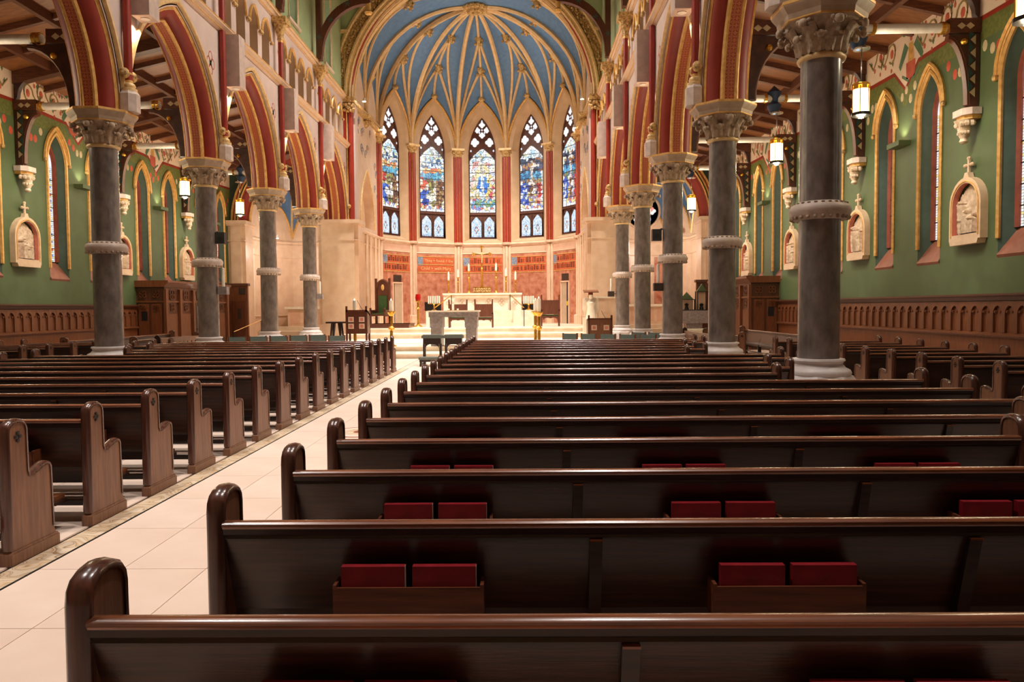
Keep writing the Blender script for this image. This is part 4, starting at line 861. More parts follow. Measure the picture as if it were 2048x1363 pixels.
def quatre(mb, F_, u, v, r, d, col):
    for b in range(4):
        t = b*pi/2; c = (u+r*.5*cos(t), v+r*.5*sin(t)); fi = mb.quad(*[F_(c[0]+r*.46*cos(x*pi/5), c[1]+r*.46*sin(x*pi/5), d) for x in range(10)]); mb.c[fi] = col
    fi = mb.quad(*[F_(u+r*.4*cos(x*pi/2+pi/4), v+r*.4*sin(x*pi/2+pi/4), d) for x in range(4)]); mb.c[fi] = col
WNAME = {0: 'central apse window with a blue-robed figure in a golden glow', 1: 'apse window right of centre with a white cross scene', 2: 'narrow-looking apse window at far right with red robed figures', -1: 'apse window left of centre with a manger scene', -2: 'narrow-looking apse window at far left with blue figures'}
for fi_, f in enumerate(facets):
    F, hw = FF(f); ang = f[2]; idx = fi_-2; rn = random.Random(90+fi_)
    # upper wall between the wall arch and the window splay
    Ow = outline(0, hw, 5.6, ZV-.1, 14.35, 10); Oo = outline(0, 1.12, 5.72, 10.95, 13.95, 10); Og = outline(0, .815, 5.94, 11.1, 13.32, 10)
    mb = MB(); reveal(mb, F, Ow, 0, Oo, 0); mb.build('upper_wall', 'apse_wall', ap, 0)
    mb = MB(); reveal(mb, F, Oo, 0, Og, .42); mb.build('window_splay', 'apse_wall', ap)
    MB().tube([F(u, v, -.03) for u, v in arch(0, hw-.1, ZV-.1, 14.28, 10)], .065, 5).build('wall_arch_moulding', 'gold', ap)
    # window
    wn += 1; w = thing('window_%d' % wn, 'tall '+WNAME[idx] if idx else WNAME[idx], 'window', (0, 0, 0), 0, None, 'structure')
    MB().tube([F(u, v, .4) for u, v in Og+[Og[0]]], .05, 5).build('frame', 'tracery', w)
    rows = 8; zb, zt = 7.56, 11.45; nu = 30
    seeds = []
    for a in range(9):
        for b in range(27):
            u, v = -.78+1.56*(a+.5+rn.uniform(-.42, .42))/9, zb+(zt-zb)*(b+.5+rn.uniform(-.42, .42))/27; seeds.append((u, v, picture(idx, u/.78, (v-zb)/(zt-zb), rn)))
    def glassat(u, v):
        d1 = d2 = 9; c = None
        for su, sv, sc_ in seeds:
            if abs(sv-v) > .32: continue
            d = (su-u)**2+((sv-v)*.85)**2
            if d < d1: d2, d1, c = d1, d, sc_
            elif d < d2: d2 = d
        return tuple(x*.25 for x in c) if sqrt(d2)-sqrt(d1) < .012 else c
    for r in range(rows):
        mb = MB(); nv = 11
        for a in range(nu):
            for b in range(nv):
                u0, u1 = -.78+1.56*a/nu, -.78+1.56*(a+1)/nu; v0, v1 = zb+(zt-zb)*(r+b/nv)/rows, zb+(zt-zb)*(r+(b+1)/nv)/rows
                um, vm = (u0+u1)/2, (v0+v1)/2
                if vm > 10.7 and abs(um) > .78*(1-((vm-10.7)/.78)**1.4*.98): continue
                k = mb.quad(F(u0, v0, .42), F(u1, v0, .42), F(u1, v1, .42), F(u0, v1, .42)); mb.c[k] = glassat(um, vm)
        mb.build('pane', 'stained', w, 0)
        if r: MB().tube([F(-.8, zb+(zt-zb)*r/rows, .41), F(.8, zb+(zt-zb)*r/rows, .41)], .022, 4).build('glazing_bar', 'iron', w)
    for q in (-.4, 0, .4): MB().tube([F(q, zb, .412), F(q, zt-.5, .412)], .008, 4).build('lead_line', 'iron', w)
    for q in (-1, 1):                                                # twin lights under the transom
        mb = MB(); OL = outline(q*.4, .33, 6.02, 6.9, 7.3, 5)
        for a in range(14):
            for b in range(22):
                u0, u1 = q*.4-.33+.66*a/14, q*.4-.33+.66*(a+1)/14; v0, v1 = 6.02+1.28*b/22, 6.02+1.28*(b+1)/22; um, vm = (u0+u1)/2-q*.4, (v0+v1)/2
                if vm > 6.9 and abs(um) > .33*(1-((vm-6.9)/.4)**1.3): continue
                dd = abs(um)/.16+abs(vm-6.5)/.26; c = rn.choice(((.75, .85, .92), (.6, .75, .85), (.85, .9, .9), (.4, .6, .8)))
                if .6 < dd < 1: c = rn.choice(((.65, .2, .12), (.15, .2, .35), (.3, .35, .3)))
                elif vm < 6.15: c = rn.choice(((.3, .45, .65), (.7, .8, .9)))
                k = mb.quad(F(u0, v0, .42), F(u1, v0, .42), F(u1, v1, .42), F(u0, v1, .42)); mb.c[k] = c
        mb.build('pane', 'stained', w, 0)
        MB().tube([F(a, b, .40) for a, b in OL+[OL[0]]], .03, 4).build('light_frame', 'tracery', w)
    tp = MB(); reveal(tp, F, outline(0, .83, 5.92, 11.1, 13.34, 10), .44, outline(0, .001, 8, 9, 9.001, 10), .44); tp.build('tracery_plate', 'tracery', w)
    MB().box(-.02, .02, 0, .04, 5.94, 7.3, Matrix(((F(1, 0, 0)[0]-F(0, 0, 0)[0], F(0, 0, 1)[0]-F(0, 0, 0)[0], 0, F(0, 0, .39)[0]), (F(1, 0, 0)[1]-F(0, 0, 0)[1], F(0, 0, 1)[1]-F(0, 0, 0)[1], 0, F(0, 0, .39)[1]), (0, 0, 1, 0), (0, 0, 0, 1)))).build('mullion', 'tracery', w)
    MB().tube([F(-.82, 7.44, .4), F(.82, 7.44, .4)], .07, 4).build('transom', 'tracery', w)
    for u, v, r in ((-.46, 11.86, .29), (.46, 11.86, .29), (0, 12.30, .2), (-.3, 12.62, .2), (.3, 12.62, .2), (0, 12.93, .2)):
        mb = MB(); quatre(mb, F, u, v, r, .425, (1, 1, 1)); mb.build('pane', 'stained', w, 0)
    for u, v in ((-.72, 12.1), (.72, 12.1), (-.7, 11.35), (.7, 11.35), (0, 12.62), (-.16, 12.46), (.16, 12.46), (0, 13.16)):
        mb = MB(); k = mb.quad(*[F(u+.05*cos(x*pi/4), v+.07*sin(x*pi/4), .425) for x in range(8)]); mb.c[k] = (.8, .85, .95); mb.build('pane', 'stained', w, 0)
    # marble dado
    pw = hw-.26
    mb = MB(); mb.quad(F(-hw, ZC, 0), F(hw, ZC, 0), F(hw, 5.6, 0), F(-hw, 5.6, 0)); mb.build('dado', 'marble_pink', ap)
    MB().tube([F(-hw, 5.56, -.04), F(hw, 5.56, -.04)], .09, 6).tube([F(-hw, 5.45, -.02), F(hw, 5.45, -.02)], .04, 6).build('dado_cornice', 'marble_cream', ap); MB().tube([F(-hw, 4.98, -.01), F(hw, 4.98, -.01)], .035, 5).build('dado_fillet', 'marble_cream', ap)
    for a, b in ((-pw, 0), (0, pw)):
        mb = MB(); mb.quad(F(a+.003, ZC+.05, -.012), F(b-.003, ZC+.05, -.012), F(b-.003, 4.93, -.012), F(a+.003, 4.93, -.012)); mb.build('marble_slab', 'marble_salmon', ap)
    mb = MB()
    for z0, z1 in ((4.32, 4.72), (3.86, 4.24)): mb.quad(F(-pw+.08, z0, -.018), F(pw-.08, z0, -.018), F(pw-.08, z1, -.018), F(-pw+.08, z1, -.018))
    mb.build('inscription_band', 'marble_orange', ap)
    mb = MB()
    for z in (4.76, 4.28, 3.81): mb.tube([F(-pw+.08, z, -.02), F(pw-.08, z, -.02)], .025, 4)
    mb.build('inscription_line', 'gold', ap)
    mb = MB(); mb.quad(F(-pw+.06, 4.22, -.024), F(-pw+.42, 4.22, -.024), F(-pw+.42, 4.78, -.024), F(-pw+.06, 4.78, -.024)); mb.build('initial_panel', 'ink_blue', ap)
    rz = -rad(ang); tx = TXT[ang]
    for z, line in ((4.52, 0), (4.05, 1)):
        if tx: me = text_mesh(tx[line], .235 if line == 0 else .27, 'gold_pale', ext=.004); place('lettering', me, ap, F(.2 if line == 0 else 0, z, -.026), (pi/2, 0, rz))
        else:
            mb = MB(); u = -pw+(.5 if line == 0 else .2); rn2 = random.Random(fi_*3+line)
            while u < pw-.25:
                n = rn2.choice((1, 2, 2, 3)); h_ = rn2.choice((.22, .22, .3))
                for k in range(n): mb.quad(F(u+k*.062, z-.11, -.024), F(u+k*.062+.036, z-.11, -.024), F(u+k*.062+.036, z-.11+h_, -.024), F(u+k*.062, z-.11+h_, -.024))
                mb.quad(F(u, z-.11, -.0235), F(u+n*.062-.02, z-.11, -.0235), F(u+n*.062-.02, z-.075, -.0235), F(u, z-.075, -.0235)); u += n*.062+rn2.choice((.04, .04, .12))
            mb.build('lettering', 'ink', ap)
    if abs(ang) == 60:                                               # narrow sacristy doorways
        q = 1 if ang < 0 else 1; u0, u1 = (-.32, .42)
        d = thing('door_%d' % (1 if ang < 0 else 2), 'narrow open doorway with dark transom in the %s marble bay' % ('left' if ang < 0 else 'right'), 'door', (0, 0, 0), 0, None, 'structure')
        mb = MB(); mb.quad(F(u0, ZC, -.02), F(u1, ZC, -.02), F(u1, 3.1, -.02), F(u0, 3.1, -.02)); mb.build('passage', 'recess_wall', d)
        mb = MB(); mb.quad(F(u0 if ang < 0 else u1-.22, ZC, -.022), F(u0+.1 if ang < 0 else u1-.08, ZC, -.022), F(u0+.1 if ang < 0 else u1-.08, 3.1, -.022), F(u0 if ang < 0 else u1-.22, 3.1, -.022)); mb.build('gap_shade', 'dark_panel', d)  # flat dark strip painted in for the shade inside the doorway
        mb = MB(); mb.quad(F(u0, 3.2, -.022), F(u1, 3.2, -.022), F(u1, 3.6, -.022), F(u0, 3.6, -.022)); mb.build('transom_panel', 'dark_panel', d)
        mb = MB()
        for a, b in (((u0-.04, ZC), (u0-.04, 3.15)), ((u1+.04, ZC), (u1+.04, 3.15)), ((u0-.06, 3.14), (u1+.06, 3.14))): mb.tube([F(*a, -.04), F(*b, -.04)], .05, 4)
        mb.build('door_frame', 'marble_cream', d)
        if ang > 0: mb = MB(); mb.quad(*[F(u1-.15+x, z, -.026) for x, z in ((-.07, 1.75), (.06, 1.75), (.06, 2.0), (-.07, 2.0))]); mb.build('yellow_notice', 'yellow', d)
# shafts between the windows
PN = ['far left', 'second from the left', 'third from the left', 'third from the right', 'second from the right', 'far right']
for k, a in enumerate((-75, -45, -15, 15, 45, 75)):
    x, y = pil(a); t = rad(a); p = thing('apse_shaft', 'red clustered shaft with gilt capital between the apse windows, %s' % PN[k], 'pilaster', (x, y, 0), -t, 'red shafts of the apse', 'structure')
    for dx, dy, r in ((0, -.13, .1), (-.17, -.05, .1), (.17, -.05, .1)):
        MB().lathe([(r, 5.64), (r, 10.86)], 14, (dx, dy, 0)).build('shaft', 'red_shaft', p); MB().lathe([(r*.96, ZC), (r*.96, 5.45)], 12, (dx, dy, 0)).build('marble_shaft', 'marble_cream', p)
    for dx in (-.085, .085): MB().tube([(dx, -.17, 5.64), (dx, -.17, 10.86)], .016, 4).build('gold_line', 'gold', p)
    MB().box(-.3, .3, -.06, .2, ZC, 5.6).build('backing', 'marble_cream', p); MB().box(-.3, .3, -.05, .2, 5.6, 11.0).build('backing', 'apse_wall', p)
    mb = MB().lathe([(.2, 10.84), (.27, 10.87), (.25, 10.93), (.26, 11.0), (.36, 11.22), (.38, 11.25)], 12)
    for q in range(10): tt = pi+pi*q/9; mb.ball((.32*cos(tt), .27*sin(tt), 11.1+.05*(q % 2)), .07, 6, 4)
    mb.build('capital', 'foliage_gold', p); MB().box(-.4, .4, -.36, .3, 11.24, 11.36).build('abacus', 'gold_pale', p); MB().lathe([(.3, 5.5), (.33, 5.55), (.33, 5.62), (.25, 5.66)], 12, (0, -.03, 0)).build('base', 'marble_cream', p)
    MB().lathe([(.36, ZC), (.36, ZC+.5), (.3, ZC+.55)], 8, (0, 0, 0)).build('plinth', 'marble_cream', p)
# side walls of the chancel
for s in (-1, 1):
    xw0, yw0 = s*5.9, YE+.1; xw1, yw1 = pil(s*75); f = ((xw0, yw0), (xw1, yw1), 0); F, hw = FF(f)
    L2 = hw; sw = MB(); op = (.25, 1.5, 5.9, 5.95, 8.9); wall_strip(sw, F, -L2, L2, 5.6, 11.9, [op])
    # lunette above
    LN = arch(0, L2, 11.7, 14.6, 10)
    for a, b in zip(LN, LN[1:]): sw.quad(F(a[0], 11.9, 0), F(b[0], 11.9, 0), F(b[0], max(b[1], 11.9), 0), F(a[0], max(a[1], 11.9), 0))
    swl = struct('wall_chancel_'+SIDE[s], sw, 'cream_wall', 'painted %s side wall of the chancel with a pointed niche' % SIDE[s], 'wall')
    mb = MB(); reveal(mb, F, outline(*op), 0, outline(*op), .5); mb.quad(F(-1.3, 5.9, .5), F(1.8, 5.9, .5), F(1.8, 9, .5), F(-1.3, 9, .5)); mb.build('niche', 'marble_cream', swl)
    MB().tube([F(u, v, -.02) for u, v in arch(.25, 1.53, 5.95, 8.95)], .05, 5).build('niche_moulding', 'gold_pale', swl)
    mb = MB(); mb.quad(F(-L2, ZC, -.03), F(L2, ZC, -.03), F(L2, 5.6, -.03), F(-L2, 5.6, -.03)); mb.build('marble_dado', 'marble_cream', swl)
    for z, r in ((5.6, .1), (5.0, .04), (1.2, .05)): MB().tube([F(-L2, z, -.06), F(L2, z, -.06)], r, 6).build('string_course', 'marble_cream', swl)
    for u in (-2.2, -1.5, -.4, .4, 1.5, 2.3): MB().tube([F(u, ZC, -.05), F(u, 5.5, -.05)], .12, 8).build('marble_roll', 'marble_cream', swl)
    MB().tube([F(-L2, 11.62, -.08), F(L2, 11.62, -.08)], .16, 6).build('cornice', 'foliage_gold', swl); MB().tube([F(-L2, 11.8, -.1), F(L2, 11.8, -.1)], .08, 6).build('cornice_roll', 'gold_pale', swl)
    mv = MB(); mr = MB(); rn = random.Random(8)
    for k in range(26):
        u, z = rn.uniform(-L2+.2, L2-.2), rn.uniform(7, 11.2)
        if abs(u-.25) < 1.6 and z < 9.2: continue
        mv.tube([F(u+.16*cos(t), z+.2*sin(t), -.006) for t in [k2*.55 for k2 in range(9)]], .02, 4); mr.lathe2([(0, 1), (.7, .7), (1, 0), (.7, -.7), (0, -1)], 7, F(u, z, 0), .08, (.1, .8, 1))
    mv.build('painted_scroll', 'ink_blue', swl); mr.build('painted_rose', 'pink_in', swl)
    cp = MB(); cx_, cy_, _ = F(0, 0, 0)
    for k in range(9): t = pi*k/8; cp.ball((-s*.3*sin(t), .3*cos(t), 11.35), .09, 6, 4)
    cp.lathe([(.1, 11.1), (.2, 11.2), (.3, 11.45), (.36, 11.5)], 12); cp.box(-.38, .38, -.38, .38, 11.5, 11.72); cpt = thing('corbel_capital', 'gilt corbel capital midway along the %s chancel wall' % SIDE[s], 'capital', (cx_, cy_, 0), 0, None, 'structure'); cp.build('carving', 'foliage_gold', cpt)
    for (lx, ly, lz), nm in (((s*5.45, YE+1.1, 12.0), 'by the chancel arch'), ((s*5.35, 42.0, 11.55), 'by the first apse window')):
        l = thing('cornice_lamp', 'small bright spotlight on the %s cornice %s' % (SIDE[s], nm), 'lamp', (lx, ly, lz)); MB().lathe([(0, .16), (.06, .16), (.09, 0)], 12).build('shade', 'white_paint', l); MB().lathe([(0, -.005), (.085, -.005)], 12).build('lens', 'lamp_bulb', l)
# ------------------------------------------------------------------ ribbed vault
def wall_pt(P0, P1, sgn, t, z0, zt):
    h = zt-z0; u = -1+2*t
    hw_ = sqrt((P1[0]-P0[0])**2+(P1[1]-P0[1])**2)/2; R = (hw_*hw_+h*h)/(2*hw_); cx_ = R-hw_; x = abs(u)*hw_; zz = sqrt(max(0, R*R-(x+cx_)**2))
    return (P0[0]+(P1[0]-P0[0])*t, P0[1]+(P1[1]-P0[1])*t, z0+zz)
KS = (0, YC, ZK)
def vcurve(p, K, ph): return (K[0]+(p[0]-K[0])*cos(ph), K[1]+(p[1]-K[1])*cos(ph), p[2]+(K[2]-p[2])*sin(ph))
sect = [(f[0], f[1], ZV, ZV, 14.4, KS, KS) for f in facets]
AP = (0, YE+.05, ZK-.02)
mids = {}
for s in (-1, 1):
    a, b = (s*5.9, YE+.1), pil(s*75); m = ((a[0]+b[0])/2, (a[1]+b[1])/2); mids[s] = m
    sect.append((b, m, ZV, 11.75, 14.2, KS, KS)); sect.append((m, a, 11.75, 11.9, 14.2, KS, AP))
vw = MB()
def spt(sc, t, ph, off=0):
    P0, P1, za, zb_, zt, K0, K1 = sc; z0 = za+(zb_-za)*t; w = wall_pt(P0, P1, 1, t, z0, zt); K = tuple(K0[i]+(K1[i]-K0[i])*t for i in range(3)); q = vcurve(w, K, ph)
    if off: q = tuple(q[i]+(c-q[i])*off for i, c in enumerate((0, YC, 10)))
    return q
for sc in sect:
    n = 16
    g = [[spt(sc, a/n, pi/2*b/14) for a in range(n+1)] for b in range(15)]
    for b in range(14):
        for a in range(n): vw.quad(g[b][a], g[b][a+1], g[b+1][a+1], g[b+1][a])
vault = struct('ceiling_apse', vw, 'blue_vault', 'blue ribbed vault over the apse', 'ceiling', 60)
def rib(pts, r, m='rib'):
    MB().tube(pts, r, 6).build('rib', m, vault, 50)
for sc in sect:
    rib([spt(sc, 0, pi/2*k/16, .006) for k in range(17)], .13)
    rib([spt(sc, .5, pi/2*k/14, .006) for k in range(15)], .08)
    for phb, r in ((28, .085), (56, .085)):
        for d in (-1, 1): rib([spt(sc, .5+d*.5*(1-u), rad(phb)*u, .006) for u in [k/14 for k in range(15)]], r)
        b = spt(sc, .5, rad(phb), .012); mb = MB(); mb.ball(b, .2, 8, 5, (1, 1, 1.3))
        for q in range(9): mb.ball((b[0]+.2*cos(q*2*pi/9), b[1]+.14*sin(q*2*pi/9), b[2]-.05+.22*sin(q*2.2)), .09, 6, 4)
        mb.build('boss', 'foliage_gold', vault)
    b = spt(sc, .5, 0, .014); mb = MB(); mb.ball(b, .16, 8, 5, (1.2, 1, 1))
    for q in range(6): mb.ball((b[0]+.16*cos(q*pi/3), b[1], b[2]+.13*sin(q*pi/3)), .07, 5, 3)
    mb.build('boss', 'foliage_gold', vault)
for s in (-1, 1): rib([vcurve((s*5.9, YE+.25, 11.9), AP, pi/2*k/16) for k in range(17)], .1)
kb = MB()
for q in range(14): kb.ball((.55*cos(q*2*pi/14), YC+.55*sin(q*2*pi/14), ZK-.12), .17, 6, 4)
for q in range(8): kb.ball((.28*cos(q*pi/4), YC+.28*sin(q*pi/4), ZK-.22), .17, 6, 4)
kb.ball((0, YC, ZK-.3), .2, 8, 5); kb.build('keystone_boss', 'foliage_gold', vault)
# ------------------------------------------------------------------ pews
def arcpts(cx_, cz, r, a0, a1, n): return [(cx_+r*cos(rad(a0+(a1-a0)*k/n)), cz+r*sin(rad(a0+(a1-a0)*k/n))) for k in range(n+1)]
PE = [(-.012, .08), (.45, .08), (.425, .14), (.415, .5)]+[(.413, .56), (.40, .585), (.37, .592), (.33, .585), (.27, .565), (.215, .548), (.19, .55), (.176, .58), (.172, .8)]+[(.172, .85)]+[(.166, .88), (.147, .904), (.115, .918), (.08, .922), (.045, .918), (.013, .904), (-.006, .88)]+[(-.012, .845), (-.013, .6), (-.013, .1)]
PT = .056
def _end():
    mb = MB(); mb.prism(PE, 'x', 0, PT); m1 = mb.mesh('end_panel', 'pew_z', 30)
    m2 = MB().box(-.012, PT+.012, -.03, .47, 0, .075).prism([(-.03, .075), (.47, .075), (.455, .09), (-.018, .09)], 'x', -.006, PT+.006).mesh('base_block', 'pew_z', 30)
    # raised rim following crest and arm
    R = PE[2:]; N = []
    for i in range(len(R)):
        a, b = R[max(i-1, 0)], R[min(i+1, len(R)-1)]; dy, dz = b[0]-a[0], b[1]-a[1]; l = sqrt(dy*dy+dz*dz); N.append((dz/l, -dy/l))
    rb = MB(); rows = [[(x, y+n[0]*o, z+n[1]*o) for x, o in ((-.007, -.012), (-.007, .003), (.004, .013), (PT/2, .017), (PT-.004, .013), (PT+.007, .003), (PT+.007, -.012))] for (y, z), n in zip(R, N)]
    for a, b in zip(rows, rows[1:]):
        for j in range(6): rb.quad(a[j], a[j+1], b[j+1], b[j])
    rim = rb.mesh('edge_moulding', 'cap_wood', 50)
    ro = MB()
    for a in range(4): t = a*pi/2+pi/2; ro.lathe2([(0, 1), (1, 1), (1, 0)], 8, (0, .019*cos(t), .024*sin(t)), .018, (.2, 1, 1))
    return m1, m2, rim, ro.mesh('rosette', 'black', 0)
E1, E2, E3, E4 = _end()
RACK = MB().box(-.28, .28, -.075, -.065, .47, .575).box(-.285, -.272, -.075, .02, .45, .585).box(.272, .285, -.075, .02, .45, .585).box(-.28, .28, -.07, .03, .46, .472).mesh('book_rack', 'rack_wood', 30)
SUPP = MB().prism([(-.03, .74), (.01, .74), (.16, .35), (.16, 0), (.06, 0), (.045, .45)], 'x', -.024, .024).mesh('support', 'pew_dark', 30)
SUPT = MB().box(-.024, .024, -.034, .0, .735, .742).mesh('support_cap', 'rail_wood_lit', 0)
BOOK = MB().box(-.12, .12, -.018, .018, 0, .17).mesh('cover', 'book', 20); PAGE = MB().box(-.118, .1215, -.014, .014, .004, .168).mesh('pages', 'paper', 20)
KCACHE = {}
def pew(x0, L, Y, label, group, rz=0, racks=True, y_first_rosette=1):
    p = thing('pew', label, 'pew', (x0, Y, 0), rz, group)
    for q, xe in ((-1, 0), (1, L-PT)):
        e = place('end_panel', E1, p, (xe, 0, 0)); place('base_block', E2, e); place('edge_moulding', E3, e); place('rosette', E4, e, (PT+.003 if q > 0 else -.003, .085, .81))
    key = round(L, 3)
    if key not in KCACHE:
        a, b = PT, L-PT
        rail = MB(); prof = [(-.022, .785)]+[(-.004+.027*cos(t), .801+.014*sin(t)) for t in [pi+.7-k*(pi+.7)/8 for k in range(9)]]+[(.02, .785)]
        rail.prism(prof, 'x', a, b)
        mould = MB().prism([(-.02, .786), (.02, .786), (.03, .735), (-.008, .735), (-.011, .744), (-.019, .748), (-.014, .758), (-.02, .764)], 'x', a, b)
        back = MB().prism([(-.008, .74), (.012, .74), (.15, .36), (.13, .34)], 'x', a, b)
        seat = MB().prism([(.1, .43), (.42, .44), (.445, .43), (.44, .405), (.1, .395)], 'x', a, b)
        kn = MB().box(a+.1, b-.1, -.2, -.06, .2, .225).box(a+.05, b-.05, .12, .14, .3, .4); pad = MB().box(a+.12, b-.12, -.2, -.055, .225, .262)
        rodm = MB().box(a, b, .2, .24, .1, .14)
        KCACHE[key] = [(n, m.mesh(n, mt, 40)) for n, m, mt in (('top_rail', rail, 'rail_wood_lit'), ('moulding', mould, 'pew_dark'), ('back', back, 'pew_x'), ('seat', seat, 'pew_x'), ('kneeler', kn, 'pew_dark'), ('kneeler_pad', pad, 'oak'), ('stretcher', rodm, 'pew_dark'))]
    for n, me in KCACHE[key]: place(n, me, p)
    k = 0; pos = []
    while .775+1.435*k < L-.35:
        if racks: place('book_rack', RACK, p, (.775+1.435*k, 0, 0)); pos.append(.775+1.435*k)
        if 1.49+1.44*k < L-.3: sp = place('support', SUPP, p, (1.49+1.44*k, 0, 0)); place('support_cap', SUPT, sp)
        k += 1
    return p, pos
def book(x, y, label, tilt=0):
    b = thing('hymn_book', label, 'book', (x, y, .482), tilt, 'red hymnals in the pew racks'); place('cover', BOOK, b); place('pages', PAGE, b)
RX0 = 1.07; short = {3: 5.42, 4: 6.08, 8: 5.45, 9: 5.93, 10: 5.93, 13: 5.35, 14: 5.9, 15: 5.9, 16: 5.9}
for n in range(20):
    Y = 1.955+.9*n; xe = short.get(n, 6.745)
    p, pos = pew(RX0, xe-RX0, Y, 'dark wooden pew in the right nave block, %s row from the viewer' % ORD[n], 'right nave pews', racks=n < 6)
    if n < 5:
        for k, c in enumerate(pos):
            for q, nm in ((-.135, 'left'), (.135, 'right')):
                book(RX0+c+q+(0 if n != 2 or k != 2 else 0), Y-.045, 'red hymnal, %s of the pair in rack %s from the aisle, %s right pew row' % (nm, ORD[k], ORD[n]), random.uniform(-.015, .015))
for n in range(17):
    Y = 4.705+.9*n; xs = {5: -5.45, 6: -5.95, 7: -5.95, 11: -5.5, 12: -5.95, 13: -5.95}.get(n, -6.74)
    p, pos = pew(xs, -.984-xs, Y, 'brown wooden pew in the left nave block, %s row from the viewer' % ORD[n], 'left nave pews', racks=n < 4)
    if n < 5: MB().box(-.03, .03, -.01, .005, .1, .25).build('white_card', 'paper', p).location = (-.984-xs-.32, -.21, 0)
    if n in (1, 2): book(xs+pos[-1]+.1, Y-.045, 'red hymnal in the aisle-side rack of the %s left pew row' % ORD[n])
for k, n in enumerate(range(6, 18)):
    pew(8.13, 2.42, 1.955+.9*n, 'short dark pew in the right side aisle, %s row from the viewer' % ORD[k], 'right aisle pews', racks=False)
for k, n in enumerate(range(7, 17)):
    pew(-10.55, 2.42, 4.705+.9*n, 'short dark pew in the left side aisle, %s row from the viewer' % ORD[k], 'left aisle pews', racks=False)
for s in (-1, 1):
    for X, ya, L, nm in ((8.35, 20.3, 4.0, 'inner'), (10.2, 20.2, 6.4, 'outer')):
        if s > 0: pew(X, L, ya, 'pew facing across the church in front of the right confessional, %s one' % nm, 'crosswise pews', pi/2, False)
        else: pew(-X, L, ya+L, 'pew facing across the church in front of the left confessional, %s one' % nm, 'crosswise pews', -pi/2, False)
    sc_ = thing('pew_screen', 'slotted wooden screen before the crosswise pews in the %s aisle' % SIDE[s], 'screen', (s*7.55, 20.2, 0), pi/2)
    L = 3.9; u = 0; SL = MB().box(0, .2, -.02, .02, .25, .74).mesh('slat', 'pew_z', 0)
    while u < L-.05: place('slat', SL, sc_, (u, 0, 0)); u += .26
    MB().box(0, L, -.03, .03, .74, .86).build('top_rail', 'pew_z', sc_); MB().box(0, L, -.03, .03, 0, .25).build('bottom_rail', 'pew_z', sc_)
    for u in (0, L): MB().prism([(-.09, 0), (.09, 0), (.09, .86), (.06, .93), (0, .97), (-.06, .93), (-.09, .86)], 'x', u-.03, u+.03).build('end_post', 'pew_dark', sc_)
# ------------------------------------------------------------------ choir chairs
def chair_parts():
    return [('seat', MB().box(-.23, .23, -.22, .22, .42, .48), 'chair_green'), ('back_cushion', MB().box(-.22, .22, -.26, -.2, .52, .84), 'chair_green'), ('frame', MB().box(-.24, .24, -.22, .22, .38, .42), 'oak')]+[('leg', MB().box(a-.02, a+.02, b-.02, b+.02, 0, .86 if b < 0 else .4), 'oak') for a in (-.24, .24) for b in (-.23, .2)]
CHM = [(n, m.mesh(n, mt, 30)) for n, m, mt in chair_parts()]
def choir(x, y, rz, lab):
    c = thing('choir_chair', lab, 'chair', (x, y, 0), rz, 'green cushioned choir chairs')
    for n, me in CHM: place(n, me, c)
k = 0
for (xa, ya), (xb, yb), n, rz in (((-6.6, 21.6), (-4.1, 23.2), 6, .57), ((-5.7, 20.9), (-3.3, 22.4), 6, .56), ((3.9, 22.7), (6.0, 21.3), 5, -.59), ((6.1, 23.4), (7.0, 22.6), 3, -.73)):
    for q in range(n):
        t = q/(n-1); choir(xa+(xb-xa)*t, ya+(yb-ya)*t, rz, 'green cushioned choir chair, %s of its row %s the %s columns' % (ORD[q], ('behind' if k % 2 == 0 else 'in front of'), 'left' if xa < 0 else 'right'))
    k += 1
# ------------------------------------------------------------------ sanctuary furniture
def wid(x0, x1, Y): return atY(x1, 640, Y).x-atY(x0, 640, Y).x
# prie-dieux
for q, (xa, xb) in enumerate(((844, 885), (887.5, 927))):
    Y = 21.6; c = atY((xa+xb)/2, 700, Y).x; w = wid(xa, xb, Y)/2; zt = atY(865, 669, Y).z
    t = thing('kneeler', 'dark prie-dieu with grey cushions at the head of the aisle, %s one' % ('left' if q == 0 else 'right'), 'kneeler', (c, Y, 0), 0, 'prie-dieux at the head of the aisle')
    MB().box(-w, w, -.1, .26, zt-.1, zt-.02).box(-w+.03, w-.03, -.08, .24, zt-.02, zt).build('arm_cushion', 'cushion', t); MB().box(-w+.04, w-.04, -.06, .24, zt-.26, zt-.1).build('book_box', 'pew_dark', t)
    A = arch(0, w-.1, zt-.42, zt-.28, 6); mb = MB()
    for a, b in zip(A, A[1:]): mb.box(a[0], b[0], -.05, -.02, (a[1]+b[1])/2, zt-.24)
    mb.build('apron', 'pew_dark', t)
    for x in (-w+.06, w-.06):
        for y in (-.03, .2): MB().box(x-.025, x+.025, y-.025, y+.025, 0, zt-.26).build('leg', 'pew_dark', t)
    MB().box(-w-.02, w+.02, -.62, -.3, .19, .26).build('knee_cushion', 'cushion', t); MB().box(-w, w, -.6, -.3, .13, .19).build('knee_board', 'pew_dark', t)
    for x in (-w+.03, w-.03): MB().box(x-.025, x+.025, -.6, .2, 0, .05).box(x-.025, x+.025, -.58, -.5, .05, .13).box(x-.025, x+.025, -.36, -.3, .05, .13).build('foot', 'pew_dark', t)
